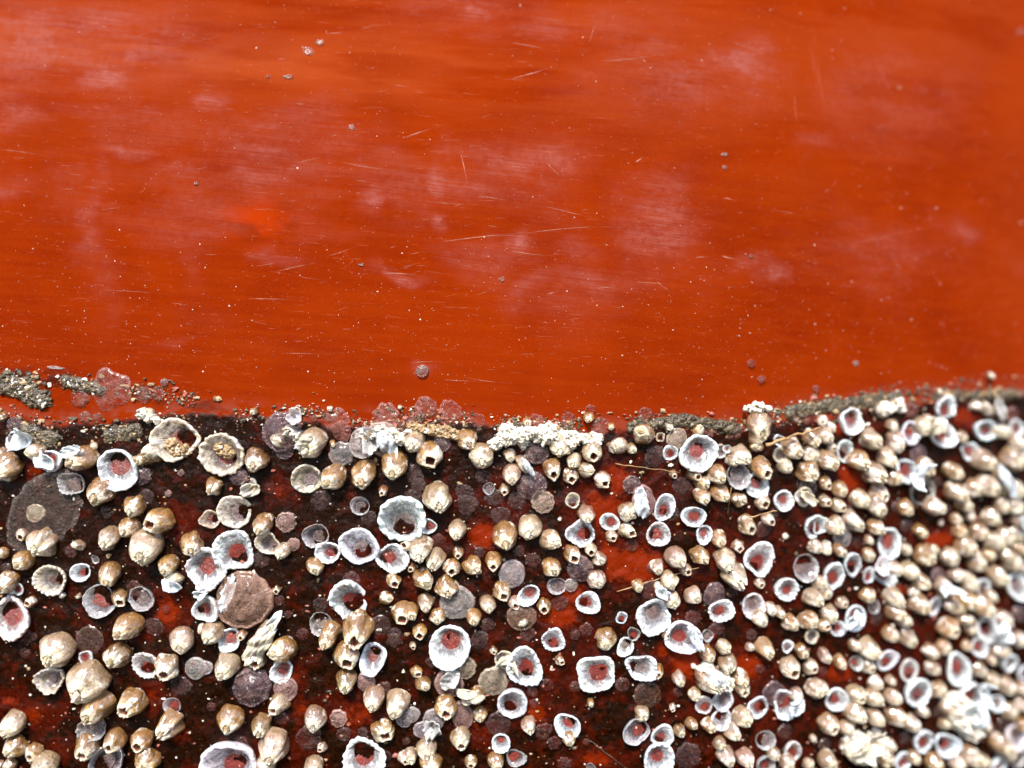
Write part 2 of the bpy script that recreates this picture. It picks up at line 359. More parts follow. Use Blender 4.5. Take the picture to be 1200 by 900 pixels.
# ------------------------------------------------------------------ the hull
def axis(lo, hi, flo, fhi, step, coarse):
    a = np.arange(flo, fhi+1e-6, step); l = np.arange(flo-coarse, lo-1e-6, -coarse)[::-1]; h = np.arange(fhi+coarse, hi+1e-6, coarse)
    return np.r_[l, a, h]
WL = np.array([(-300, 500), (0, 489), (60, 499), (130, 498), (180, 488), (250, 486), (330, 488), (400, 497), (480, 497), (560, 497), (620, 505), (700, 505), (760, 502), (830, 505), (880, 503), (930, 492), (1000, 484), (1060, 474), (1120, 470), (1200, 464), (1500, 445)], float)
def waterline(px): return np.interp(px, WL[:, 0], WL[:, 1])
REDS = [(745, 662, 42, 26, 1.1), (705, 600, 40, 42, .8), (566, 628, 22, 20, 1.0), (716, 652, 16, 40, .9), (212, 612, 30, 24, .55), (198, 716, 24, 26, .95), (36, 838, 45, 18, .7), (12, 822, 22, 14, .7),
 (996, 556, 22, 26, .95), (1100, 632, 28, 12, 1.0), (802, 772, 22, 28, 1.05), (778, 764, 14, 12, .7), (876, 780, 26, 22, .9), (982, 788, 26, 16, .9), (46, 554, 22, 14, .75), (326, 576, 16, 16, .7),
 (720, 560, 24, 26, .9), (656, 722, 30, 22, .9), (668, 694, 26, 18, .85), (626, 834, 24, 20, .8), (172, 740, 18, 16, .6), (182, 776, 16, 18, .6), (178, 815, 14, 22, .75), (208, 862, 10, 12, .8), (70, 880, 30, 20, .55),
 (330, 880, 40, 20, .5), (420, 838, 28, 26, .75), (350, 830, 16, 20, .7), (345, 795, 16, 26, .7), (560, 855, 26, 20, .6), (700, 890, 30, 14, .8), (390, 830, 60, 30, .35), (640, 760, 70, 60, .25), (860, 640, 40, 30, .4),
 (900, 690, 36, 30, .45), (800, 720, 30, 20, .4), (1000, 620, 60, 40, .3), (1130, 700, 60, 60, .3), (450, 680, 70, 50, .22), (1060, 760, 60, 60, .35), (870, 840, 80, 50, .35), (590, 590, 60, 40, .3), (520, 640, 60, 40, .2), (985, 500, 30, 12, .8), (1130, 488, 20, 16, .9), (1015, 505, 14, 10, .9), (770, 600, 30, 40, .4), (1050, 690, 20, 10, .8), (830, 745, 12, 8, .7)]
CHALK_HAZE = [(60, 50, 130, 34, .75), (140, 88, 26, 26, .9), (20, 78, 60, 10, .5), (250, 112, 14, 16, .8), (310, 178, 60, 26, .62), (310, 150, 22, 8, .7), (150, 170, 24, 8, .6), (14, 212, 30, 12, .6), (116, 270, 14, 60, .38), (225, 275, 12, 40, .28), (590, 205, 60, 22, .55), (640, 185, 40, 22, .6), (520, 200, 12, 20, .75), (436, 240, 12, 14, .7), (524, 262, 8, 10, .8), (770, 270, 32, 40, .62), (700, 330, 60, 14, .4), (860, 78, 42, 20, .8), (790, 105, 90, 26, .38), (560, 10, 60, 14, .7), (640, 30, 120, 16, .35), (330, 295, 18, 6, .8), (470, 322, 20, 5, .8), (1030, 300, 60, 24, .3), (860, 310, 24, 8, .5), (1050, 110, 60, 40, .28), (20, 135, 26, 12, .6), (610, 332, 20, 14, .6), (600, 290, 16, 8, .8), (196, 395, 20, 4, .7), (500, 432, 14, 6, .7), (680, 300, 22, 10, .6), (905, 325, 20, 8, .6), (1000, 270, 26, 8, .4), (1120, 265, 16, 12, .5), (765, 60, 40, 12, .35), (230, 200, 60, 14, .3)]
def gauss(px, py, L):
    s = np.zeros_like(px)
    for x, y, a, b, k in L: s = np.maximum(s, k*np.exp(-(((px-x)/a)**2+((py-y)/b)**2)))
    return s
xs = axis(-170, 190, -92, 108, .32, 3.0); zs = axis(-140, 140, -72, 72, .32, 3.0)
X, Z = np.meshgrid(xs, zs); Y = hull_y(X, Z); PX = 600+FPX*X/(Y+DIST); PY = 450-FPX*Z/(Y+DIST)
wob = (fbm(X*.22, Z*.22, 3, 4)-.5)*16 + (fbm(X*1.1, Z*1.1, 5, 3)-.5)*10
dW = PY-waterline(PX)+wob*.8
filmm = sstep(-2.5, 3.0, dW)
# a dark smeared band above the true edge on the left
b1y = np.interp(PX, [0, 60, 150, 230, 300], [436, 440, 452, 468, 482]); band = np.exp(-((PY-b1y-4)/10)**2)*(1-sstep(190, 300, PX))*sstep(.46, .62, fbm(X*.45, Z*.9, 31, 4))
filmm = np.maximum(filmm, band*.8)
redm = gauss(PX, PY, REDS)*(.7+.6*fbm(X*.5, Z*.5, 11, 4)) + .10*sstep(350, 800, PX)
redm = np.clip(redm, 0, 1)
wx = (fbm(X*.12, Z*.12, 141, 4)-.5)*70; wy = (fbm(X*.12, Z*.12, 151, 4)-.5)*50
chalk_haze_m = np.clip(gauss(PX+wx, PY+wy, [(a, b_, c*1.15, d_*1.25, k_) for a, b_, c, d_, k_ in CHALK_HAZE])*(.35+.65*sstep(.34, .64, fbm(X*.16, Z*.42+X*.035, 17, 6)))*1.35, 0, 1)
chalk_haze_m = np.maximum(chalk_haze_m, .45*sstep(.55, .8, fbm(X*.035, Z*.07, 23, 5))*(1-sstep(250, 450, PY)))  # soft reflection haze on the upper paint, put into the colour mask
freshm = .85*np.exp(-(((PX-300)/38)**2+((PY-258)/22)**2))*sstep(.35, .6, fbm(X*.3, Z*.5, 41, 3))
dustm = .75*np.exp(-((dW+6)/9)**2)*sstep(.44, .64, fbm(X*.5, Z*.8, 51, 4))
dustm = np.maximum(dustm, .45*np.exp(-((PX-1000)/180)**2)*np.exp(-((dW+14)/10)**2))
brush_haze_m = .55*np.exp(-(((PY-(45+.09*PX))/34)**2))*(1-sstep(500, 900, PX))*sstep(.35, .6, fbm(X*.05, Z*.35+X*.03, 61, 4)) + .28*(1-sstep(0, 330, PY))*sstep(.35, .65, fbm(X*.04, Z*.3, 67, 4))  # brushed streaks, plus the brighter light near the top as painted haze
brush_haze_m = np.maximum(brush_haze_m, .2*sstep(1130, 1230, PX+30*fbm(X*.05, Z*.1, 71, 3))*(1-sstep(350, 470, PY)))  # right edge lightened in the colour, standing in for brighter light there
lump = filmm*((fbm(X*.5, Z*.5, 81, 5)-.5)*.9 + (fbm(X*1.5, Z*1.5, 83, 2)-.5)*.25)*.7
nz, nx = X.shape
V = np.stack([X*MM, (Y-lump-.12*filmm)*MM, (Z+ZC)*MM], -1).reshape(-1, 3)
ii = np.arange(nz-1)[:, None]; jj = np.arange(nx-1)[None, :]
F = np.stack([ii*nx+jj, ii*nx+jj+1, (ii+1)*nx+jj+1, (ii+1)*nx+jj], -1).reshape(-1, 4)
border = np.r_[np.arange(nx), (np.arange(1, nz)*nx+nx-1), ((nz-1)*nx+np.arange(nx-2, -1, -1)), (np.arange(nz-2, 0, -1)*nx)]
bk = V[border]+np.array([0, .012, 0]); nb = len(border); off = len(V)
kb = np.arange(nb); k2 = (kb+1) % nb
F2 = np.stack([border[kb], off+kb, off+k2, border[k2]], -1)
Vall = np.r_[V, bk]; Fall = np.r_[F, F2]
me = bpy.data.meshes.new('hull')
me.vertices.add(len(Vall)); me.vertices.foreach_set('co', Vall.ravel().astype(np.float32))
me.loops.add(Fall.size); me.loops.foreach_set('vertex_index', Fall.ravel().astype(np.int32))
me.polygons.add(len(Fall)); me.polygons.foreach_set('loop_start', np.arange(0, Fall.size, 4, dtype=np.int32))
me.update(calc_edges=True); me.polygons.foreach_set('use_smooth', np.r_[np.ones(len(F), bool), np.zeros(len(F2), bool)])
def put_attr(name, a, b, c):
    at = me.color_attributes.new(name, 'FLOAT_COLOR', 'POINT'); d = np.ones((len(Vall), 4), np.float32)
    d[:len(V), 0] = a.ravel(); d[:len(V), 1] = b.ravel(); d[:len(V), 2] = c.ravel(); d[len(V):, :3] = 0; at.data.foreach_set('color', d.ravel())
put_attr('mask', filmm, redm, chalk_haze_m); put_attr('wear_haze', freshm, dustm, brush_haze_m)
me.materials.append(HULL)
hull = mobj('boat_hull', me); tag(hull, 'curved red orange painted boat hull with dark slime below the waterline', 'boat hull', None, 'structure')

# long scratches, thin ribbons of scraped paint lying on the hull
SCRATCH = [((600, 92), (648, 78), .8), ((705, 72), (795, 60), .55), ((520, 283), (618, 272), .9), ((618, 273), (735, 266), .7), ((640, 242), (705, 258), .5), ((600, 294), (650, 300), .7), ((325, 318), (372, 308), .8), ((300, 312), (330, 306), .6), ((950, 50), (962, 120), .5), ((955, 60), (972, 160), .45), ((640, 190), (662, 212), .6), ((470, 163), (515, 148), .6), ((290, 350), (355, 352), .6), ((330, 414), (390, 416), .5), ((815, 302), (830, 301), 1.3), ((845, 300), (868, 304), 1.2), ((905, 246), (950, 254), .5), ((848, 232), (862, 235), .9), ((1000, 285), (1110, 262), .4), ((450, 320), (498, 324), .9), ((560, 230), (600, 236), .6), ((690, 50), (700, 20), .4), ((1020, 60), (1060, 150), .35), ((930, 110), (935, 160), .4), ((745, 190), (755, 183), 1.4), ((860, 50), (905, 66), .4), ((770, 330), (790, 345), .7), ((500, 236), (560, 240), .5), ((120, 340), (200, 345), .4), ((400, 190), (470, 200), .5), ((745, 330), (788, 332), .6), ((700, 338), (720, 337), .8), ((600, 50), (650, 60), .4), ((0, 175), (60, 184), .5), ((540, 180), (548, 220), .6), ((640, 345), (655, 340), .8), ((480, 425), (520, 424), .6), ((520, 445), (566, 447), .9), ((545, 442), (600, 449), .5)]
def ribbon(pts, wmm, vs, fs, lift=.035):
    b = len(vs); n = len(pts)
    for i, (x, z, k) in enumerate(pts):
        x0, z0, _ = pts[max(0, i-1)]; x1, z1, _ = pts[min(n-1, i+1)]; t = Vector((x1-x0, z1-z0)).normalized(); s = wmm*k/2
        for sg in (-1, 1): vs.append(M(P(x-t.y*s*sg, z+t.x*s*sg, lift)))
    for i in range(n-1): fs.append((b+2*i, b+2*i+1, b+2*i+3, b+2*i+2))
rng0 = random.Random(4); vs, fs = [], []
def scratch(a, b, w):
    xa, za, _ = on_hull(*a); xb, zb, _ = on_hull(*b); L = math.hypot(xb-xa, zb-za); bow = rng0.uniform(-.03, .03)*L; n = 12; px_, pz_ = -(zb-za)/L, (xb-xa)/L
    pts = [(xa+(xb-xa)*t+px_*bow*math.sin(math.pi*t), za+(zb-za)*t+pz_*bow*math.sin(math.pi*t), max(.08, math.sin(math.pi*min(1, t*1.3+.05))*rng0.uniform(.4, 1))) for t in [i/(n-1) for i in range(n)]]
    ribbon(pts, w*.13, vs, fs)
for a, b, w_ in SCRATCH: scratch(a, b, w_)
for _ in range(230):
    cx = rng0.choice([rng0.uniform(0, 1200), rng0.gauss(560, 150), rng0.gauss(380, 120)]); cy = rng0.choice([rng0.uniform(20, 440), rng0.gauss(270, 60)])
    if cy > 455 or cy < 0: continue
    a = math.radians(rng0.choice([rng0.gauss(3, 3), rng0.gauss(5, 4), rng0.gauss(-14, 5)])); L = min(40, rng0.expovariate(1/11)+3)
    scratch((cx, cy), (cx+L*math.cos(a), cy+L*math.sin(a)), rng0.uniform(.12, .38))
sm = bpy.data.meshes.new('scratch_marks'); sm.from_pydata(vs, [], fs); sm.materials.append(SCR); so = mobj('scratch_marks', sm, hull)

# ------------------------------------------------------------------ catalogue of what grows on the hull
# per photo tile: origin, then "x y d kind+tone [@tip direction] [*length/width] [!notch direction]"; five tile units are one photo pixel
# kinds: c closed, o hollow with an open mouth, r broken open bowl, g thin see-through shell, f flat scar, s pink fan-lined scar
TILES = [
((0, 420), """20 340 60 ct; 85 480 120 rw@200 !200; 45 640 190 ct@120; 15 555 80 cw; 210 550 130 cw@180 *1.2; 305 600 140 rw@200 !300; 480 585 190 ct@150; 553 512 62 cw@10;
425 730 150 rg@20; 585 785 190 ct@105; 700 655 250 rw@265; 1025 475 270 rt@0; 878 325 85 cw@250; 650 182 240 sp; 470 235 110 sp; 845 215 100 sp; 930 215 80 sp; 965 140 45 gp; 500 345 70 sp; 575 350 60 sp; 1063 670 40 gp; 90 385 90 gd; 830 590 90 co; 900 545 130 cw@170; 830 690 120 gd"""),
((240, 420), """105 560 265 rt@30; 295 595 165 cb; 265 748 105 rt@200 !270; 200 690 110 gd; 455 430 240 gd@180; 530 330 95 rt@90 !200; 440 480 130 cw@200; 625 492 200 cw@120; 752 502 50 ct@60; 800 560 150 gg@180; 930 500 180 gw@90; 1045 470 210 gp@20;
930 680 185 ct@80; 1110 620 190 ct@90; 600 705 185 rt@0 !20; 750 700 185 ct@130; 680 830 125 fd; 55 750 120 ct@100; 775 365 150 sp; 800 425 120 sp; 1060 345 165 sp; 1180 400 100 sp; 1145 285 35 cw; 290 310 60 ct; 640 350 50 sp; 470 540 110 gd; 1045 775 70 or; 735 295 45 cw"""),
((480, 420), """95 290 135 sp; 235 318 145 sp; 30 370 90 sp; 400 365 90 sp; 75 75 75 gp; 30 490 150 cw@100; 120 570 190 ot@60; 340 480 150 ct@60; 425 575 180 cw@80; 590 570 90 cw@80; 745 550 150 gd; 885 510 155 cw@100; 840 655 140 ot@80; 1072 548 145 ow@80; 598 680 140 cp@90;
715 745 180 gd@90; 665 620 110 cw@60 *1.7; 945 685 115 ot@80; 1035 655 115 cg@0; 965 600 110 cw@120; 1130 712 120 op@40; 558 770 75 og; 465 760 75 rg; 430 690 95 fd; 190 500 110 gd; 320 780 105 fd; 340 855 130 fd; 630 830 115 fd; 165 815 195 cw@75; 955 830 95 rt@90; 780 840 140 gt; 1195 520 85 cp;
30 680 120 fd; 55 740 90 fd; 740 375 100 sp; 930 360 90 sp; 1120 400 110 sp; 500 815 110 fd; 1060 300 60 sp; 1100 450 90 sp; 690 370 70 ct; 1050 345 80 ct; 1180 400 60 ct"""),
((720, 420), """170 445 155 ct@200; 25 510 130 cw@200; 100 530 80 cg; 265 460 60 rt; 320 402 65 cw; 365 470 130 gt@90; 325 550 100 rw@90 !270; 485 560 235 rw@285; 490 425 85 ct@270; 240 570 130 fd; 612 545 90 rt@0; 655 530 55 rw; 745 570 130 cw@60; 835 515 95 ct@180 *1.3; 865 648 150 ot@60; 720 690 155 rg@260;
600 680 140 ct@60; 690 600 90 cg; 470 680 100 ot@40; 515 730 110 ct@60; 620 790 130 ct@60; 515 805 120 ct@80; 730 828 110 co; 833 750 150 rw@270; 868 840 110 op@60; 985 835 130 rw@290; 345 680 60 ob; 392 745 115 fd; 965 565 100 rt@0; 1045 530 145 ct@70; 1000 630 110 cw@80; 1160 470 125 ct@80; 1150 560 120 cw@60; 1135 660 160 ct@60; 960 480 80 rw;
1105 810 120 rt@30 !200; 1130 340 100 sp; 1180 180 45 sp; 180 325 80 sp; 1130 750 110 gd; 100 740 110 gd; 1100 720 90 fd; 560 420 90 sp; 700 430 100 sp; 800 30 50 sp; 860 125 50 sp"""),
((960, 420), """180 375 165 rw@300; 142 540 125 rw@90 *1.25; 308 480 150 cw@50 *1.2; 35 455 110 cw@60; 70 520 75 ow; 50 600 145 ct@70; 35 730 95 ot@60; 120 765 115 ct@60; 225 600 140 ct@50; 320 670 155 ct@60; 445 490 130 cp@80 *1.3; 400 585 125 cw@70; 430 395 90 cg; 525 440 135 rw@280; 605 400 130 cw@60; 725 455 155 rw@190 *1.2; 735 290 145 rw@90 !90;
575 560 110 gd; 615 640 145 ct@60; 510 665 150 rw@240 *1.3; 440 700 115 ct@40; 595 770 185 rg@60 *1.25; 780 660 120 ct@60; 878 545 115 rw@200 *1.2; 965 420 145 rw@0; 985 300 95 cw@60 *1.5; 1060 430 120 cw@30; 1145 410 120 rw@20; 1165 490 120 cw@30; 960 600 150 ct@50; 1060 670 100 ct@50; 1130 590 150 ct@50; 805 785 140 ct@60; 900 765 140 ct@45; 985 745 160 cw@50; 1150 765 130 cw@45; 1060 760 130 ct@40;
240 828 135 cw@60; 350 790 120 ot@60; 340 860 150 cb@80; 112 860 100 ow@40; 30 835 85 og; 505 875 120 ct@70; 672 870 135 cw@30; 845 855 115 ct@40; 1070 860 130 ct@40; 830 460 90 ct@70; 540 310 90 sp; 915 275 75 ct; 350 300 75 cw; 1040 330 110 sp; 1130 330 90 sp; 450 870 70 fd; 690 720 60 fd; 20 370 90 cp@200; 60 400 90 cw; 630 360 80 cw; 1180 560 110 ct@45; 700 190 50 ct; 1000 100 50 ct"""),
((0, 570), """260 150 470 fg *1.5; 215 155 115 gt; 130 282 90 ow; 252 330 190 cw@110; 135 435 145 ct@130; 300 545 190 rt@0; 20 390 85 ct; 40 560 150 ct@120; 110 600 80 rw; 75 775 250 rp@240; 182 675 85 or; 458 345 80 cw@200 *1.4; 563 425 52 rg; 474 502 118 rw@0; 640 300 150 cg@100; 640 512 152 ct@70; 588 670 195 rg@320;
700 655 115 ot@40; 840 655 155 rg@200; 790 600 100 fr; 790 120 145 ct@90; 760 240 150 ct@120; 930 205 190 ot@160; 850 355 235 cw@85; 1122 340 158 ct@60; 990 460 135 ct@95; 1020 540 120 cw@190 *1.3; 755 825 180 ct@130; 905 820 115 fd; 370 638 45 cp; 465 640 38 cg; 990 40 40 gp; 630 150 80 fd; 420 380 80 fr; 860 60 90 fd; 150 880 90 fr; 40 480 70 fd; 975 720 50 fr"""),
((240, 570), """35 190 120 rb@0; 175 145 205 rt@20; 340 225 145 ct@100; 478 208 122 gp; 370 330 145 rt@20; 460 380 115 cw@110; 520 340 80 gp; 170 370 250 rw@50; 15 485 240 rw@250; 235 660 340 gp@250; 15 715 165 rw@170; 650 285 155 rg@20; 720 385 145 rw@0; 648 470 130 ct@70; 905 345 232 rw@50; 1160 180 290 rw@85;
1105 420 190 rw@190; 1185 345 90 ow@200; 910 110 118 rg@60; 1045 30 55 ob; 1105 550 100 ot@60; 1068 655 95 ct@0; 845 655 240 rw@60 !345; 680 800 135 rg@280; 680 690 90 fd; 422 605 62 ob; 440 665 65 fr; 892 845 210 ot@90; 738 850 130 ct@110; 1160 745 145 ot@60; 1030 810 130 fd; 680 80 130 fd; 330 430 100 fd; 575 865 75 fr; 960 180 90 fd; 860 550 110 fr; 490 750 50 fr; 1110 870 90 fd"""),
((480, 570), """105 232 105 rw@0; 280 255 130 cw@90; 60 370 165 cw@80; 148 430 140 cw@100; 15 478 65 or; 285 385 80 ot@90; 245 475 125 ot@95; 80 545 145 ct@40; 215 592 155 ct@70; 280 682 205 gg; 95 685 115 cg@80; 165 760 120 ct@90; 8 735 110 ct@60; 370 465 135 ct@40; 492 440 115 ot@90; 600 510 165 gg@270; 562 290 180 ct@80; 705 240 165 cw@110;
830 320 145 cw@20; 545 610 125 ot@60; 455 690 115 cg@80; 378 765 115 ct@80; 695 637 132 rw@300; 612 680 92 op@60; 655 760 175 gb; 665 795 70 cw@150 *1.4; 790 702 112 ot@90; 880 682 100 fr; 832 472 135 ct@50; 720 430 95 fr; 1000 272 172 rw@20; 1035 165 122 cp@90; 955 395 125 ot@60; 1062 370 95 ow@90; 1110 422 100 cp@60; 1095 545 132 cp@60; 1000 480 160 gd; 860 580 112 rg@0 *1.2; 945 577 80 gg;
1048 680 145 rw@190; 532 170 115 fd; 1170 205 120 rw@20 !300; 1185 290 88 ow@60; 1035 840 80 fr; 690 860 95 fr; 455 810 85 fr; 410 385 70 fd; 170 315 80 fr; 640 380 70 fd; 880 190 30 cp; 20 60 100 fd; 970 870 60 fr"""),
((720, 570), """170 85 165 gp@80 *1.4; 80 150 135 cw@40; 75 262 108 ow@30; 10 285 80 ow; 292 120 150 rw@110 *1.35; 258 280 150 rp@190; 456 175 142 rw@10; 520 282 112 rw@280 *1.25; 612 310 118 ct@80; 500 405 125 ct@50; 780 226 130 ot@60; 900 195 90 op; 725 352 85 op; 845 420 200 rw@100 *1.2; 650 430 155 cw@100; 705 520 175 cw@70; 848 565 82 og; 362 420 150 cp@60;
250 475 102 cp@90; 135 580 90 ct; 320 550 125 cw@70; 335 665 135 cw@80; 262 595 90 cw@40; 205 605 110 fp; 462 640 125 cp@40; 580 632 140 gd@120 *1.2; 625 725 150 rw@160 *1.25; 420 492 90 op; 225 765 215 rw@290; 810 700 155 rp@270; 915 718 90 cp; 850 770 120 cw@60; 962 740 80 cw@60; 1000 600 150 rw@20 *1.15; 1115 480 165 rg@250; 1168 230 145 rw@80; 1175 352 105 cp@60; 1168 655 130 cw@50; 1030 800 125 ct@50; 1130 785 130 ct@40; 540 870 80 rg; 40 765 75 rw@90 !270;
100 345 80 fr; 870 250 100 fr; 340 160 90 fd; 460 770 100 fr; 1120 80 110 fd; 690 610 80 fd; 940 150 60 fd; 1195 560 100 cw@40; 210 480 60 fr; 1000 290 50 cp"""),
((960, 570), """200 210 135 cw@50 *1.2; 95 230 135 cw@60; 5 225 110 rw@120; 130 300 115 gg@20; 115 372 95 cb; 188 450 135 rw@80 *1.35; 80 520 155 rw@90 *1.3; 330 240 115 ct@60; 290 312 65 cp; 402 335 175 rw@280; 288 400 105 ct@60; 502 370 95 cw@40; 283 518 88 rw@90; 380 522 135 rw@200; 440 482 115 cw@30; 525 495 125 cw@40; 600 562 115 ct@50; 530 145 125 ct@80; 672 135 135 cw@40; 590 262 95 ct@60; 618 402 155 ct@50; 668 368 75 ct@50;
765 415 135 cw@40; 855 352 145 ct@30; 820 256 105 ct@50; 880 172 82 cp; 707 210 50 cp; 920 442 135 ct@40; 1045 532 140 cw@45 *1.4; 930 262 125 ct@45; 1000 182 130 cw@45; 1020 325 150 cw@45 *1.2; 1088 292 125 cw@45; 1130 442 135 cw@40; 1165 592 170 rw@230 *1.3; 800 190 85 ct; 800 520 105 cw@40; 730 582 115 cg@50; 870 560 125 cw@50; 950 592 115 rw@60 *1.3; 862 662 155 ct@50; 950 702 155 ct@50; 800 702 125 ct@40; 440 650 135 cw@60; 280 640 115 ct@60; 315 702 85 rg; 590 692 150 ct@50; 668 700 95 rw@100 *1.5;
450 735 125 ct@60; 492 782 105 cw@30; 205 770 150 rw@290; 130 680 90 op; 60 752 125 cw@60; 20 812 95 ot; 105 830 100 rw@200; 30 620 120 cg@60; 1075 780 135 cp@45; 850 100 105 ct@45; 1060 110 115 cw@40; 1140 120 120 cw@40; 1165 200 100 ct@40; 1160 285 115 cw@40; 990 400 100 ct@45; 690 520 95 gd; 1170 740 110 gd; 1090 400 110 ct@45; 720 620 90 ct@40; 550 620 90 cb; 850 780 110 cb; 1180 370 110 ct@40; 1000 640 90 cb; 1190 480 100 cb; 450 110 80 fd; 510 230 80 fd; 740 130 70 fd; 220 330 70 fr; 330 770 90 fd; 180 140 60 fd; 130 820 70 fr; 40 360 90 cw; 750 690 80 cb; 880 830 100 cb"""),
((0, 720), """330 212 235 cw@110; 298 378 170 rt@0; 500 402 285 cw@110; 565 545 205 ct@125; 545 662 160 rg@0; 690 245 185 co@110; 530 150 175 fb; 970 312 185 ow@100; 855 290 165 rp@60; 1060 150 182 cp@85; 1150 312 132 gg; 770 520 188 ot@130; 1010 530 105 rg@0; 990 650 165 ct@130; 75 640 165 cw@130; 90 775 155 ct@130; 205 805 130 ot@120; 260 895 180 cw@100; 505 782 165 ot@80;
668 738 155 ot@120; 635 855 220 rg@130 *1.5; 830 735 150 ot@100; 862 855 175 ct@90; 1060 420 125 fd; 200 130 55 fr; 150 225 62 fr; 510 250 95 rp@180 !90; 60 880 100 cg; 5 880 60 cp; 1190 85 80 ct"""),
((240, 720), """45 110 155 cw@110; 145 150 140 rw@300; 222 120 75 or; 345 110 150 cw@130 *1.9; 455 210 180 ct@170; 300 255 145 ow@80; 120 305 170 cw@115; 280 420 230 gd@120; 8 310 85 gg; 452 330 145 rw@300; 478 432 145 gp@0; 430 530 135 ow@130; 150 612 185 ct@100; 335 650 145 co@90; 400 772 205 cw@100; 360 872 145 cw@90; 645 612 165 cp@92; 785 606 104 gp; 610 722 155 fr; 690 776 66 op; 815 700 92 fr;
720 140 135 ct@110; 830 242 182 ot@60; 985 262 180 rw@280; 825 388 152 co@95; 945 392 112 gp; 990 492 155 cp@100; 1125 525 165 cw@110; 1170 610 100 gg; 1042 682 162 ot@40; 925 690 65 fd; 930 860 270 rw@270; 140 885 330 rw@0; 640 892 145 cw@90; 1172 840 95 op@40; 1110 150 95 fd; 450 605 85 fr; 210 765 110 fr; 40 540 55 fr; 1180 740 50 fr; 1050 430 80 fr; 1060 830 70 fd"""),
((480, 720), """235 190 262 rw@285; 60 100 105 ot@80; 325 310 135 gt@100; 232 402 175 gp; 40 335 85 ot@40; 80 405 105 ct@20; 490 390 175 gt; 210 540 158 ot@80; 145 612 130 gg; 70 672 100 gg; 310 590 150 gp@80 *1.35; 300 725 145 ow@80; 395 470 115 ct@80 *1.3; 415 582 105 ct@80; 672 300 232 rw@60; 560 262 120 rt@180; 605 512 190 rw@120; 843 146 148 rw@95; 880 268 72 ob@30; 490 210 60 ob; 1088 342 238 rw@0; 700 646 106 cp@80; 805 412 75 fr; 785 682 105 fr;
535 750 118 rw@270; 625 835 112 rg@180; 505 860 120 ct@70; 360 862 95 ot@80; 922 650 158 rw@300; 935 725 105 ct@80; 100 790 150 cw@80; 125 872 165 ct@60; 15 582 95 gg; 8 830 95 cw@60; 520 640 145 fd; 848 752 85 fr; 1060 515 55 ct; 1035 745 42 fp; 1150 145 150 ct@100; 410 150 110 fd; 905 872 85 fr; 1060 892 62 rg; 20 182 52 og; 720 450 70 fr; 730 520 60 fr; 970 420 70 fp; 130 280 70 fd"""),
((720, 720), """400 130 215 rw@190 *1.15; 60 190 112 rw@300; 110 110 85 rg@80; 300 115 62 ob; 165 310 180 rw@190; 252 332 88 ot; 195 470 165 fb; 45 412 88 fr; 160 580 110 cw@60; 120 680 162 rg@0; 380 376 98 cp@80; 340 542 52 op; 282 702 145 rw@120; 378 682 95 co@60; 450 642 85 ct@40; 260 845 200 rw@240; 430 830 165 fd; 545 230 115 ct@60; 640 190 105 cw; 665 290 135 cg@100 *1.2; 565 382 190 cw@50; 470 468 95 cw@60; 632 500 135 rw@310; 520 525 115 rp@60; 622 612 135 rw@280;
555 650 95 ct@40; 742 375 115 ct@80; 748 430 115 ow@80; 835 540 142 rw@0; 750 600 145 cw@70; 695 688 112 cw@60; 615 755 95 cg@50; 655 832 122 cp@60; 765 842 125 cp@60; 882 732 122 rg@200; 880 205 135 ct@70 *1.2; 792 190 68 cp; 1010 182 80 rw@90 !270; 930 460 145 gd@200; 1010 525 185 rw@220; 1065 470 105 op; 1030 312 150 ow@60; 1150 305 115 ow@50; 1170 435 135 cw@60; 1095 212 95 ct@60; 880 872 115 rg; 1040 800 125 rp@80; 1012 862 115 cp@60; 1135 872 85 cw; 930 812 95 cg@60; 995 682 95 fr; 375 452 65 fr; 460 300 42 cp; 1160 722 55 cp; 1150 125 95 rt; 600 80 90 fr; 850 320 60 fr; 800 120 70 fd"""),
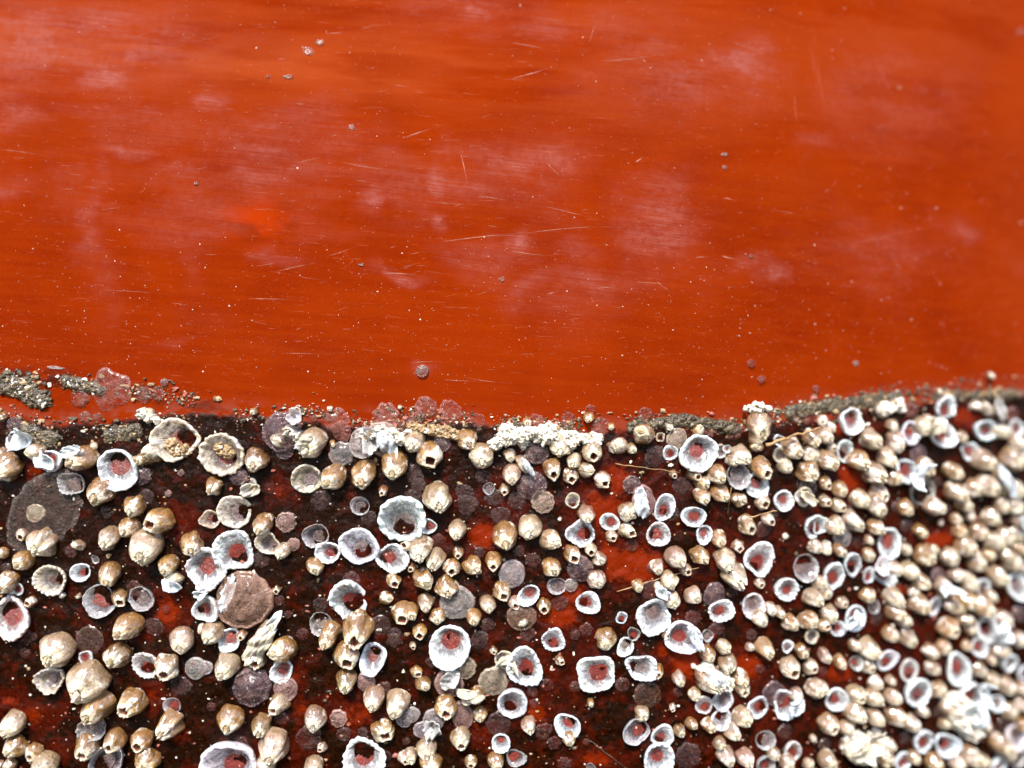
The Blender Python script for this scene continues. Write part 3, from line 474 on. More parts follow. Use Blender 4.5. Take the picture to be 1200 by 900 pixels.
((960, 720), """30 240 95 cp@70 *1.3; 120 275 95 ct@70; 10 430 100 cw; 205 180 85 cp; 292 205 145 cw@50; 212 282 92 rg@200; 290 302 112 ow@60; 395 265 135 rw@130 *1.2; 415 385 70 cw; 520 325 145 rp@70 *1.3; 570 450 185 rw@60; 692 440 125 ct@60; 330 400 105 cp@50; 100 498 150 rw@200; 215 465 125 ow@60; 312 490 125 cw@50; 430 482 115 cw@40; 210 572 145 cw@50; 328 602 120 cw@50 *1.2; 50 640 135 ot@60; 155 662 95 cw@40; 240 740 265 rt@290 !290; 455 600 140 ct@40; 540 640 115 cp@40; 605 740 145 rw@60; 745 762 155 rw@200;
412 762 85 cp; 380 842 135 ct@50; 482 855 115 rw@60; 50 852 135 cg@50; 550 835 90 ct; 672 862 125 ct@40; 812 325 190 rw@250; 660 310 105 cg@50; 650 215 105 ct@40; 755 80 148 ot@60; 722 192 115 ct@50; 520 140 125 co@50; 412 112 112 ct@50; 980 90 160 rw@240; 930 192 115 rw@230; 1055 200 135 cp@40; 1105 280 125 rw@30; 1165 145 115 cp@40; 1190 340 105 rw@30; 940 325 95 cw@50; 1010 382 105 cw@50; 1100 420 125 ct@40; 880 465 150 rw@60; 835 585 205 rw@250; 760 545 125 cw@40; 955 645 125 ct@40; 1035 520 105 rw@240;
1112 562 115 cw@40; 1180 532 105 cw@40; 1150 712 165 rp@300; 1062 762 145 ct@40; 882 835 155 ct@40; 950 860 115 co; 1042 885 115 rw; 1160 832 125 rg; 1105 825 105 cp@40; 800 862 115 cp@40; 1190 642 95 ct; 860 182 85 ct@40; 730 640 80 cw; 600 560 80 cb; 1180 430 100 cb; 700 560 90 fd; 20 330 60 fr; 150 760 80 fd; 620 460 70 fd; 360 700 80 fr; 1000 690 90 fr; 30 760 80 fd; 500 720 80 fd; 1080 640 90 fd; 1000 260 80 cb; 880 380 80 fd"""),
]
KIND = {'c': ('closed_barnacle', 'closed barnacle', 'closed barnacles growing below the waterline'), 'o': ('hollow_barnacle', 'hollow barnacle', 'hollow barnacles with open mouths'),
        'r': ('broken_barnacle', 'broken-open barnacle', 'barnacles broken open into bowls'), 'g': ('shell_remnant', 'thin shell', 'thin see-through shell remnants'),
        'f': ('barnacle_scar', 'flat scar', 'flat scars left by fallen barnacles'), 's': ('barnacle_scar', 'fan-lined scar', 'pink scars along the waterline')}
CNAME = {'t': 'tan', 'w': 'white', 'p': 'pinkish', 'b': 'brown', 'g': 'grey', 'd': 'dark purple', 'o': 'olive', 'r': 'red'}
LAND = [((887, 497), 'upright pale cone'), ((288, 702), 'huge purple shell'), ((52, 600), 'big grey scar'), ((296, 804), 'dark purple dome'), ((409, 701), 'notched white bowl'), ((472, 606), 'biggest round bowl'),
        ((620, 512), 'white crumbly crust'), ((527, 758), 'tall bright bowl'), ((745, 665), 'bare red patch'), ((698, 788), 'chipped round bowl'), ((140, 551), 'bowl beside grey ring'), ((130, 456), 'broken pink disc'),
        ((100, 800), 'largest tan barnacle'), ((817, 532), 'glaring white bowl'), ((889, 654), 'tapering white bowl'), ((860, 670), 'lumpy cream pair'), ((800, 746), 'angular red-floored bowl'), ((833, 796), 'ridged white cluster'), ((922, 825), 'twin-chambered white bowl'),
        ((1040, 637), 'bowl beneath dark patch'), ((1122, 785), 'tilted blurred bowl'), ((1008, 868), 'yellowish broken shell'), ((1127, 837), 'white clotted shell'), ((1193, 688), 'leaning red-floored shell'), ((1079, 574), 'leaning grey bowl'), ((1105, 511), 'white red-floored shell'),
        ((1074, 810), 'deep purple-floored bowl'), ((74, 900), 'bottom left corner'), ((268, 896), 'cut-off bottom bowl'), ((426, 892), 'yellow-edged bowl'), ((602, 822), 'bowl beside pink bead'), ((996, 495), 'top cream-rimmed bowl'), ((205, 515), 'gravel-filled bowl'), ((545, 840), 'pink glassy tube'), ((1156, 740), 'blurred twin shells'), ((1155, 505), 'forked white shell'), ((370, 843), 'clean pink teardrop')]
items = []
for (ox, oy), txt in TILES:
    for tok in txt.replace('\n', ' ').split(';'):
        p = tok.split(); e = dict(dir=None, asp=1.0, notch=None)
        e['x'] = ox+float(p[0])/5; e['y'] = oy+float(p[1])/5; e['d'] = float(p[2])/5
        rest = p[3]; q = [rest]+p[4:]
        k = rest.split('@'); e['k'] = k[0][0]; e['t'] = k[0][1]
        if len(k) > 1: e['dir'] = float(k[1])
        for s in q[1:]:
            if s[0] == '*': e['asp'] = float(s[1:])
            if s[0] == '!': e['notch'] = float(s[1:])
        items.append(e)
# drop doubles that were noted in two neighbouring tiles
keep = []
for e in items:
    if any(f['k'] == e['k'] and math.hypot(f['x']-e['x'], f['y']-e['y']) < .33*min(f['d'], e['d']) for f in keep): continue
    keep.append(e)
items = keep

# ---- labels: look first, then the place beside a landmark one can find
def size_word(d): return 'large' if d >= 37 else 'medium' if d >= 26 else 'small' if d >= 16 else 'tiny'
DIRS = ['right of', 'lower right of', 'below', 'lower left of', 'left of', 'upper left of', 'above', 'upper right of']
NEARW = ['nearest one', 'second nearest', 'third nearest', 'fourth nearest', 'fifth nearest', 'sixth nearest', 'seventh nearest', 'eighth nearest']
buck = {}
for e in items:
    ls = sorted(LAND, key=lambda l: math.hypot(l[0][0]-e['x'], l[0][1]-e['y'])); L = ls[0]
    own = math.hypot(L[0][0]-e['x'], L[0][1]-e['y'])
    if own < 6:                                      # it stands where the landmark stands: name it by the next one
        e['self'] = L[1]; L = ls[1]
    dx, dy = e['x']-L[0][0], e['y']-L[0][1]
    e['land'] = L[1]; e['dist'] = math.hypot(dx, dy); e['way'] = DIRS[int(((math.degrees(math.atan2(dy, dx))+360+22.5) % 360)//45)]
    tw = CNAME[e['t']]
    e['desc'] = f"{size_word(e['d'])} {tw} {KIND[e['k']][1]}"
    buck.setdefault((e['desc'], e['land'], e['way']), []).append(e)
for (desc, land, way), L in buck.items():
    L.sort(key=lambda e: e['dist'])
    for i, e in enumerate(L):
        e['label'] = f"{desc} {way} the {land}" if len(L) == 1 else f"{desc}, {NEARW[min(i, 7)]}, {way} the {land}"

# ---- build
def basis(e, tilt_deg):
    """frame standing on the hull: z = outward axis leaned towards the tip direction, x = tip direction"""
    x, z, Yd = on_hull(e['x'], e['y']); n = hull_n(x, z)
    a = math.radians(e['dir'] if e['dir'] is not None else e['adir'])
    d = Vector((math.cos(a), 0, -math.sin(a))); d = (d-n*d.dot(n)).normalized()
    ax = (n*math.cos(math.radians(tilt_deg)) + d*math.sin(math.radians(tilt_deg))).normalized()
    xx = (d-ax*d.dot(ax)).normalized(); yy = ax.cross(xx)
    return x, z, Yd, n, d, ax, xx, yy
def proj(v): return Vector((600+FPX*v[0]/(v[1]+DIST), 450-FPX*v[2]/(v[1]+DIST)))
def frame(o, ax, xx, yy): return Matrix(((xx[0], yy[0], ax[0], o[0]*MM), (xx[1], yy[1], ax[1], o[1]*MM), (xx[2], yy[2], ax[2], (o[2]+ZC)*MM), (0, 0, 0, 1)))
def lighten(c, e, rng):
    k = np.clip((e['x']-780)/300, 0, 1)*rng.uniform(0, .6); return tuple(a*(1-k)+b*k for a, b in zip(c, (.80, .72, .63)))
def jit(c, rng, k=.12):
    f = 1+rng.normal(0, k); return tuple(min(.9, max(.002, v*f*(1+rng.normal(0, .03)))) for v in c)
for idx, e in enumerate(items):
    rng = np.random.RandomState(1000+idx*7)
    e['adir'] = 90 + np.clip((e['x']-600)/600*-45, -45, 45) + rng.normal(0, 30)
    name, kindw, grp = KIND[e['k']]; k = e['k']
    tilt = {'c': 12, 'o': 13, 'r': 4, 'g': 3, 'f': 0, 's': 0}[k] + abs(rng.normal(0, 3 if k in 'cor' else 0))
    if e['dir'] is not None and k in 'co': tilt += 6
    R0 = e['d']/2*on_hull(e['x'], e['y'])[2]/FPX
    H = R0*{'c': rng.uniform(1.0, 1.5), 'o': rng.uniform(.95, 1.4), 'r': rng.uniform(.34, .62), 'g': .25, 'f': .05, 's': .05}[k]
    # put the base so that the silhouette, not the foot, sits where the photo has it
    bx, by = e['x'], e['y']
    if k in 'cor':
        for _ in range(3):
            e2 = dict(e, x=bx, y=by); x, z, Yd, n, d, ax, xx, yy = basis(e2, tilt); o = P(x, z)
            t = proj(o+ax*H)-proj(o); bx, by = e['x']-t.x*.38, e['y']-t.y*.38
        R = R0*(.84 if k != 'r' else .97)
    else: R = R0
    if k == 'r': tilt = max(tilt, rng.uniform(2, 15))
    e2 = dict(e, x=bx, y=by); x, z, Yd, n, d, ax, xx, yy = basis(e2, tilt)
    sink = -.05*R if k in 'cor' else 0
    o = P(x, z, .28+sink if k in 'cor' else .34); mw = frame(o, ax, xx, yy)
    if k == 'r' and e['asp'] == 1: e['asp'] = 1+abs(rng.normal(0, .13))
    el = math.sqrt(e['asp']); R = R/ (el if e['asp'] > 1 else 1); elong = e['asp'] if e['asp'] > 1 else 1
    big = e['d'] > 22
    if k in 'co':
        root = mobj(name, None, None, None, mw); root.empty_display_size = .002
        Vd, t, top = dome_mesh(rng, R, H, k == 'o', 44 if big else 32, 20 if big else 16, elong, rng.choice([.6, .9, 1.2, 1.6]))
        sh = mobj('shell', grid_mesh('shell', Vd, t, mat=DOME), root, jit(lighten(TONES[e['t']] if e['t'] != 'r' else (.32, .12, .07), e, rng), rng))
        if k == 'c':
            Vo, to, cap = operc_mesh(rng, R, H, top, elong); base = TONES.get(e['t'], TONES['t'])
            mobj('operculum', grid_mesh('operculum', Vo, to, cap=cap, mat=OPER), root, jit(tuple(.5*a+.5*b for a, b in zip(base, (.66, .52, .34))), rng))
        else:
            Vf, tf, cf = disc_mesh(rng, R*.55, H*.12, 20, 3)
            mobj('base_plate', grid_mesh('base_plate', Vf, tf, cap=cf, mat=FLOOR), root, (.34, .060, .035))
            sh.data.materials.append(CAVE)
            ns = Vd.shape[1]; nr = Vd.shape[0]; lim = int(nr*.66)*ns
            mi = np.zeros(len(sh.data.polygons), np.int32); mi[lim:] = 1; sh.data.polygons.foreach_set('material_index', mi)
    elif k == 'r':
        root = mobj(name, None, None, None, mw); root.empty_display_size = .002
        nd = None
        if e['notch'] is not None:
            v = Vector((math.cos(math.radians(e['notch'])), 0, -math.sin(math.radians(e['notch'])))); nd = (math.atan2(v.dot(yy), v.dot(xx)), .75)
        Vr, t, (fr, fo, lob) = ring_mesh(rng, R, H, rng.uniform(.5, 1.0) if e['dir'] is not None else rng.uniform(0, .4), nd, elong, 72 if big else 40, 20 if big else 14, thin=e['t'] in 'gd')
        mobj('shell_wall', grid_mesh('shell_wall', Vr, t, mat=RING), root, jit(RTONE[e['t']], rng, .05))
        Vf, tf, cf = disc_mesh(rng, R*(fr+.16), H*.13, 28, 4, off=fo/(fr+.16), elong=elong, rag=.12)
        gf = (e['t'] in 'gt' and rng.rand() < .75) or rng.rand() < .25; mobj('base_plate', grid_mesh('base_plate', Vf, tf, cap=cf, mat=FLOORG if gf else FLOOR), root, jit((.20, .15, .15) if gf else (.33, .060, .038), rng))
    elif k == 'g':
        huge = e['d'] > 50; nsg, nrg = (84, 18) if huge else (48, 10)
        hh = R*(.55 if e['t'] == 'd' and e['d'] > 30 else .50 if huge else .30)
        Vg, t, cg = disc_mesh(rng, R, 0, nsg, nrg, dome=hh, rag=.03 if huge else .055, elong=elong)
        # folds, and a raised lip round the shell
        tg = np.linspace(0, 2*math.pi, nsg, endpoint=False)
        for kq in range(2, nrg-1): Vg[kq, :, 2] += R*MM*(.35 if huge else 1)*(cyc(tg+kq*.25, rng, (2, 3, 4, 6), .022)+rng.normal(0, .012))
        if huge: Vg[:, :, 2] += R*MM*.05*np.sin(9*Vg[:, :, 0]/(R*MM)+4*Vg[:, :, 1]/(R*MM))*np.linspace(0, 1, nrg)[:, None]
        Vg[0, :, 2] -= .0003; Vg[1, :, 2] += R*MM*rng.uniform(.08, .16)
        ob = mobj(name, grid_mesh(name, Vg, t, cap=cg, mat=CLOUD if huge else MEMB), None, jit(GTONE[e['t']] if e['d'] < 50 else (.30, .15, .10), rng), mw); root = ob
    else:
        Vs, t, cs = disc_mesh(rng, R, 0, 44, 7, dome=.10, rag=.09 if k == 'f' else .07, elong=elong); Vs[0, :, 2] -= .0003
        if k == 's':
            th = np.linspace(0, 2*math.pi, 44, endpoint=False); Vs[1:4, :, 2] += (.12*MM)*(np.cos(th*9+rng.uniform(0, 6))+rng.normal(0, .5, 44))
        ob = mobj(name, grid_mesh(name, Vs, t, cap=cs, mat=FAN if k == 's' else SCAR), None, jit(FTONE.get(e['t'], FTONE['d']), rng), mw); root = ob
    tag(root, e['label'], {'c': 'barnacle', 'o': 'barnacle', 'r': 'barnacle shell', 'g': 'shell remnant', 'f': 'barnacle scar', 's': 'barnacle scar'}[k], grp)

# ------------------------------------------------------------------ special pieces
def fragment(px, py, w_, h_, ang, label, tone='w', lift=1.6, curl=.5, ribs=0):
    """a torn, curled sheet of shell wall leaning on its neighbours"""
    rng = np.random.RandomState(int(px*31+py*7)); x, z, Y = on_hull(px, py); n = hull_n(x, z); a = math.radians(ang)
    d = Vector((math.cos(a), 0, -math.sin(a))); d = (d-n*d.dot(n)).normalized(); yy = n.cross(d); sc = Y/FPX; A, B = w_/2*sc, h_/2*sc
    nu, nr = 40, 8; th = np.linspace(0, 2*math.pi, nu, endpoint=False); rag = 1+cyc(th, rng, (2, 3, 5, 8, 13), .10); V = np.zeros((nr, nu, 3)); p1, p2 = rng.uniform(0, 6, 2)
    for k in range(nr):
        s_ = 1-k/nr; u = s_*np.cos(th)*rag; v = s_*np.sin(th)*rag
        V[k, :, 0] = A*u; V[k, :, 1] = B*v
        V[k, :, 2] = B*(curl*(v**2*1.3-.4) + .30*np.sin(u*4+p1)+.16*np.sin(u*9+v*5+p2)) + (.12*B*np.sin(v*ribs) if ribs else 0) + rng.normal(0, .02, nu)*B
    cap = (0, 0, float(V[-1, :, 2].mean())*MM)
    o = mobj('shell_fragment', grid_mesh('shell_fragment', V*MM, 1-np.linspace(1, .2, nr), cap=cap, mat=RING), None, RTONE[tone], frame(P(x, z, lift), (n+d*rng.uniform(-.3, .3)+yy*rng.uniform(-.25, .25)).normalized(), d, yy))
    m = o.modifiers.new('thickness', 'SOLIDIFY'); m.thickness = .00018
    tag(o, label, 'shell fragment', 'torn shell fragments')
for f in [(308, 750, 56, 24, 128, 'largest ribbed fragment draped below the huge purple shell', 't', 2.4, -.5, 16), (270, 694, 44, 14, 105, 'bright strip between the huge purple shell and its white bowls', 'w', 1.6, .4),
          (322, 728, 40, 10, 125, 'narrow pale strip along the lower right rim of the huge purple shell', 'w', 2.0, .6), (456, 520, 34, 22, 70, 'glossy fragment hanging under the cream crust left of the middle', 'w', 2.6, -.5),
          (436, 515, 24, 30, 10, 'grey white sheet left of the cream crust at the waterline', 'g', 2.2, .5), (30, 514, 22, 26, 200, 'curled white fragment at the left edge, just under the dark grit', 'w', 2.0, .8), (60, 538, 28, 18, 30, 'folded white sheet between two lumpy white pieces near the left edge', 'w', 2.2, .6),
          (95, 527, 26, 12, -15, 'pale flap resting on the tan barnacle by the grey ring', 'w', 3.4, .4), (350, 488, 18, 16, -30, 'upturned scrap on the dark purple shell at the waterline', 'p', 2.6, .8), (362, 515, 24, 12, -40, 'cream flap lying over the pale barnacle at the waterline', 't', 3.6, -.5),
          (296, 573, 16, 22, 80, 'yellowish torn scrap below the round brown barnacle', 't', 1.2, .6), (618, 545, 26, 8, 60, 'little white finger shaped sliver beneath the white crumbly crust', 'w', 3.0, -.6), (940, 582, 24, 10, 30, 'curved tan hook right of the white bowl under the twig', 't', 2.2, .7),
          (748, 588, 34, 16, 82, 'pale curved wall along the left side of the pinkish vase', 'w', 2.4, .9), (772, 691, 18, 12, 30, 'small bright triangular chip over the red scar', 'w', 2.6, .5), (832, 788, 26, 18, 40, 'smooth pale blade on the ridged white cluster', 'w', 3.6, -.5),
          (808, 742, 34, 12, 60, 'sharp white blade down the angular red-floored bowl', 'w', 3.0, -.6), (922, 818, 26, 10, 100, 'upright white wall dividing the twin-chambered bowl', 'w', 3.0, -.6), (1066, 556, 14, 32, 20, 'bright white sheet above the leaning grey bowl', 'w', 3.0, .6),
          (1164, 562, 46, 14, 55, 'long bluish white strip slanting at the upper right edge', 'w', 3.6, -.5), (1160, 480, 30, 10, 70, 'narrow grey strip of the forked white shell', 'g', 2.4, .6), (1098, 688, 12, 26, 80, 'slim white sheet between tan clumps at centre right', 'w', 3.0, .6),
          (1126, 826, 44, 26, 60, 'widest glaring sheet in the white clotted shell', 'w', 4.0, -.4), (1140, 806, 14, 30, -10, 'tall bluish flap above the white clotted shell', 'w', 3.0, .7), (1158, 735, 26, 22, 60, 'crumpled bright sheet on the blurred twin shells', 'w', 3.6, -.4),
          (1006, 866, 50, 22, -28, 'broad cream wall of the yellowish broken shell', 't', 3.4, .8), (1188, 612, 30, 12, 50, 'bluish strip at the right edge above the leaning shell', 'w', 3.0, .5), (528, 792, 26, 18, -50, 'torn grey flap beneath the tall bright bowl', 'g', 1.8, .6),
          (508, 850, 22, 20, 60, 'greyish curled scrap left of the pink glassy tube', 'g', 1.6, .7), (594, 775, 14, 28, 100, 'pale wing on the left of the bowl above the pink bead', 't', 1.8, .9), (552, 812, 16, 34, 95, 'wet tan strip beside the pink glassy tube', 't', 2.2, -.5),
          (206, 683, 24, 12, 20, 'white hook left of the bowl by the huge purple shell', 'w', 2.0, .7), (1084, 498, 22, 22, 20, 'cream crumpled scrap between red-floored bowls near the top right', 't', 3.2, -.4), (990, 722, 28, 12, 130, 'bluish trailing flap under the tiny glaring bowl at centre right', 'w', 2.4, .6),
          (1024, 660, 18, 22, 0, 'pale scrap below the bowl beneath the dark patch', 'p', 2.2, .4), (240, 692, 20, 10, -30, 'white splinter joining two bowls left of the huge purple shell', 'w', 2.2, .5)]:
    fragment(*f)

def lump(rng, c, r, n=7, squash=(1, 1, 1), rough=.5):
    """irregular pebble-like crumb"""
    vs = []; ph = (1+5**.5)/2
    for v in [(-1, ph, 0), (1, ph, 0), (-1, -ph, 0), (1, -ph, 0), (0, -1, ph), (0, 1, ph), (0, -1, -ph), (0, 1, -ph), (ph, 0, -1), (ph, 0, 1), (-ph, 0, -1), (-ph, 0, 1)]:
        k = r/1.9*(1+rng.uniform(-rough, rough)); vs.append((c[0]+v[0]*k*squash[0], c[1]+v[1]*k*squash[1], c[2]+v[2]*k*squash[2]))
    fs = [(0, 11, 5), (0, 5, 1), (0, 1, 7), (0, 7, 10), (0, 10, 11), (1, 5, 9), (5, 11, 4), (11, 10, 2), (10, 7, 6), (7, 1, 8), (3, 9, 4), (3, 4, 2), (3, 2, 6), (3, 6, 8), (3, 8, 9), (4, 9, 5), (2, 4, 11), (6, 2, 10), (8, 6, 7), (9, 8, 1)]
    return vs, fs
class Bag:
    def __init__(s): s.v, s.f, s.m = [], [], []
    def add(s, vf, mi=0):
        b = len(s.v); s.v += vf[0]; s.f += [tuple(b+i for i in f) for f in vf[1]]; s.m += [mi]*len(vf[1])
    def build(s, name, mats, parent=None, smooth=False):
        me = bpy.data.meshes.new(name); me.from_pydata([M(v) for v in s.v], [], s.f)
        for m in mats: me.materials.append(m)
        me.polygons.foreach_set('material_index', np.array(s.m, np.int32))
        if smooth: me.polygons.foreach_set('use_smooth', np.ones(len(me.polygons), bool))
        me.update(); return mobj(name, me, parent)
rg = random.Random(12)
# upright pale cone that stands at the very edge
rngc = np.random.RandomState(5); e = dict(x=887, y=498, dir=95, adir=90); x, z, Yd, n, d, ax, xx, yy = basis(e, 20)
root = mobj('closed_barnacle', None, None, None, frame(P(x, z, .1), ax, xx, yy)); tag(root, 'upright pale cone shaped barnacle with crumbly top standing alone on the red paint edge', 'barnacle')
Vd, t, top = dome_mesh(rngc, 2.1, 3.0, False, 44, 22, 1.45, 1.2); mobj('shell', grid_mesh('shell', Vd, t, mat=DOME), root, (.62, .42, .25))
Vo, to, cap = operc_mesh(rngc, 2.1, 3.0, top, 1.3); mobj('operculum', grid_mesh('operculum', Vo, to, cap=cap, mat=OPER), root, (.55, .38, .22))
b = Bag()
for _ in range(26):
    xx_, zz_, _y = on_hull(rg.gauss(885, 6.5), rg.gauss(478, 3.6)); b.add(lump(rg, P(xx_, zz_, rg.uniform(.5, 2.2)), rg.uniform(.3, .62)), 0)
cr = b.build('crust', [WHITE], None, True); tag(cr, 'crumbly cream crust on top of the upright pale cone', 'crust')

def crust(pts, n, r, hmax, mats, name, label, cat='crust', spread=4):
    """a lumpy sheet of crumbs grown over the path pts (photo pixels on the hull), with loose grains on it"""
    seed = rg.randrange(9999); rad = spread*(1.9 if hmax > 1 else 1.6); x0 = min(p[0] for p in pts)-rad*1.4; x1 = max(p[0] for p in pts)+rad*1.4; y0 = min(p[1] for p in pts)-rad*1.4; y1 = max(p[1] for p in pts)+rad*1.4
    st = .55; nx_, ny_ = int((x1-x0)/st)+1, int((y1-y0)/st)+1; gx, gy = np.meshgrid(x0+np.arange(nx_)*st, y0+np.arange(ny_)*st)
    dd = np.full(gx.shape, 1e9)
    for (ax_, ay_), (bx_, by_) in zip(pts[:-1], pts[1:]):
        L2 = (bx_-ax_)**2+(by_-ay_)**2; t = np.clip(((gx-ax_)*(bx_-ax_)+(gy-ay_)*(by_-ay_))/L2, 0, 1); dd = np.minimum(dd, np.hypot(gx-ax_-t*(bx_-ax_), gy-ay_-t*(by_-ay_)))
    env = 1-(dd/rad)**2 + (fbm(gx*.16, gy*.16, seed, 4)-.5)*(2.6 if hmax > 1 else 2.3); h = np.sqrt(np.clip(env, 0, 1.2))*hmax*(.45+1.0*fbm(gx*.35, gy*.35, seed+9, 4)); ok = env > 0
    vs, fs, ids = [], [], {}
    for j in range(ny_):
        for i in range(nx_):
            if ok[j, i] or (j and ok[j-1, i]) or (i and ok[j, i-1]) or (j < ny_-1 and ok[j+1, i]) or (i < nx_-1 and ok[j, i+1]):
                x, z, Y = on_hull(gx[j, i], gy[j, i]); ids[(j, i)] = len(vs); vs.append(P(x, z, float(h[j, i])-(0 if ok[j, i] else .3)))
    for j in range(ny_-1):
        for i in range(nx_-1):
            q = [(j, i), (j+1, i), (j+1, i+1), (j, i+1)]
            if all(k in ids for k in q): fs.append(tuple(ids[k] for k in q))
    b = Bag(); b.add((vs, fs), 0); sm_ = len(b.f)
    for _ in range(n//2):
        i = rg.randrange(len(pts)-1); t = rg.random(); px = pts[i][0]+(pts[i+1][0]-pts[i][0])*t+rg.gauss(0, spread); py = pts[i][1]+(pts[i+1][1]-pts[i][1])*t+rg.gauss(0, spread*.8)
        x, z, Y = on_hull(px, py); b.add(lump(rg, P(x, z, rg.uniform(.1, hmax*.9)), rg.uniform(r*.3, r)*Y/140*.8, squash=(rg.uniform(.6, 1.5), .7, rg.uniform(.6, 1.3)), rough=.45), rg.randrange(len(mats)))
    o = b.build(name, mats, None, False); o.data.polygons.foreach_set('use_smooth', np.r_[np.ones(sm_, bool), np.zeros(len(b.f)-sm_, bool)]); tag(o, label, cat); return o
crust([(580, 520), (600, 510), (625, 508), (650, 515)], 170, .75, 2.4, [WHITE], 'crust', 'white crumbly crust ridge over the barnacles at the middle of the waterline', spread=4.5)
crust([(430, 510), (450, 505), (470, 515)], 70, .7, 2.6, [WHITE, TAN], 'crust', 'cream crumbly crust on the pale shells left of the middle waterline', spread=4)
crust([(340, 505), (352, 512)], 34, .6, 2.6, [WHITE, TAN], 'crust', 'cream crust lump between the purple shell and pale barnacle at the waterline', spread=3.5)
crust([(200, 523), (215, 530)], 40, .6, 1.3, [TAN, WHITE, DARK], 'gravel', 'brown gravel lying inside the gravel-filled bowl', 'gravel', spread=5)
crust([(258, 522), (268, 530)], 34, .6, 1.4, [TAN, DARK, WHITE], 'gravel', 'brown gravel lying inside the second bowl from the gravel-filled one', 'gravel', spread=4.5)
crust([(8, 448), (28, 455), (48, 468)], 260, .5, .8, [DARK, TAN, DARK, WHITE], 'grit_clump', 'grey green grit clump stuck to the paint at the left edge', 'grit', spread=8)
crust([(78, 447), (96, 452), (118, 458)], 110, .45, .6, [DARK, TAN, WHITE], 'grit_clump', 'small tan grit clump beside the broken pink disc', 'grit', spread=5)
crust([(130, 510), (160, 505)], 110, .42, .6, [DARK, TAN, DARK], 'grit_clump', 'dark olive grit clump left of the gravel-filled bowl', 'grit', spread=6)
crust([(20, 505), (60, 515)], 110, .42, .6, [DARK, TAN, DARK], 'grit_clump', 'dark grit clump above the white shells at the left edge', 'grit', spread=7)
crust([(1000, 868), (1020, 880)], 60, .8, 2.0, [WHITE], 'crust', 'cream lumps in the yellowish broken shell near the bottom right', spread=8)
crust([(1118, 826), (1132, 846)], 80, .9, 3.2, [WHITE], 'crust', 'bright white crust clot among the blurred shells at lower right', spread=8)
crust([(845, 798), (828, 786)], 26, .8, 2.4, [WHITE], 'crust', 'white crust on the ridged white cluster', spread=6)

crust([(484, 500), (510, 504), (548, 512)], 90, .5, 1.3, [TAN, WHITE, DARK], 'crust', 'tan and cream crust strip left of the white crumbly crust', spread=4)
crust([(655, 512), (700, 516)], 70, .5, 1.6, [WHITE, TAN], 'crust', 'cream crust strip just right of the white crumbly crust', spread=4)
crust([(740, 500), (800, 492), (862, 502)], 150, .42, .8, [DARK, TAN, TAN], 'crust', 'thin brown crust along the waterline left of the upright pale cone', spread=4.5)
crust([(925, 484), (985, 473), (1050, 466)], 230, .42, .55, [DARK, TAN, DARK, TAN], 'crust', 'thin brown crust along the waterline right of the upright pale cone', spread=5)
crust([(1036, 480), (1050, 474)], 40, .55, 1.2, [WHITE, TAN], 'crust', 'small cream crust heap on the waterline above the pinkish tall barnacle', spread=5)
crust([(1100, 465), (1190, 462)], 120, .5, .8, [DARK, TAN], 'crust', 'brown crust along the waterline at the right edge', spread=4)
crust([(166, 484), (184, 492)], 40, .5, 1.8, [WHITE, TAN], 'crust', 'pale crumbs capping the edge above the gravel-filled bowl', spread=3.5)
crust([(164, 540), (190, 532)], 60, .5, 1.4, [TAN, WHITE], 'crust', 'yellowish crust tail at the lower left of the gravel-filled bowl', spread=3.5)
crust([(596, 508), (612, 516)], 50, .6, 2.2, [WHITE], 'crust', 'left lump of cream crust over the white crumbly crust', spread=6)
crust([(640, 506), (664, 516)], 60, .6, 1.8, [WHITE, TAN], 'crust', 'right lump of cream crust over the white crumbly crust', spread=6)

# twigs and threads
def tube(pts, r, name, label, mat, cat='twig'):
    vs, fs = [], []; n = len(pts); ns = 7
    for i, p in enumerate(pts):
        a = pts[max(0, i-1)]; c = pts[min(n-1, i+1)]; t = (c-a).normalized(); u = t.cross(Vector((.3, -1, .2))).normalized(); w_ = t.cross(u)
        rr = r*(1-.5*i/n)*rg.uniform(.75, 1.2)
        for k in range(ns): q = p+(u*math.cos(6.2832*k/ns)+w_*math.sin(6.2832*k/ns))*rr; vs.append(M(q))
    for i in range(n-1):
        for k in range(ns): fs.append((i*ns+k, i*ns+(k+1) % ns, (i+1)*ns+(k+1) % ns, (i+1)*ns+k))
    fs.append(tuple(range(ns))[::-1]); fs.append(tuple((n-1)*ns+k for k in range(ns)))
    me = bpy.data.meshes.new(name); me.from_pydata(vs, [], fs); me.materials.append(mat); me.polygons.foreach_set('use_smooth', np.ones(len(me.polygons), bool))
    o = mobj(name, me); tag(o, label, cat); return o
def line(a, b, h0, h1, n=14, wob=.25):
    out = []
    for i in range(n):
        t = i/(n-1); x, z, Y = on_hull(a[0]+(b[0]-a[0])*t, a[1]+(b[1]-a[1])*t); p = P(x, z, h0+(h1-h0)*t); p += Vector((rg.gauss(0, wob*.4), 0, rg.gauss(0, wob*.5))); out.append(p)
    return out
tube(line((890, 520), (950, 500), 2.2, 3.2, 16, .22), .32, 'twig', 'thin orange brown twig lying beside the upright pale cone', TWIG)
tube(line((868, 602), (897, 594), 3.4, 3.9, 10, .1), .16, 'twig', 'short pale bristle resting on a tan hollow barnacle', TWIG)
tube(line((720, 543), (792, 552), .5, 2.2, 14, .12), .10, 'thread', 'fine brown thread crossing the slime left of the glaring white bowl', TWIG, 'thread')
tube(line((722, 692), (815, 662), .6, 1.6, 14, .12), .09, 'thread', 'fine brown thread crossing the bare red patch', TWIG, 'thread')
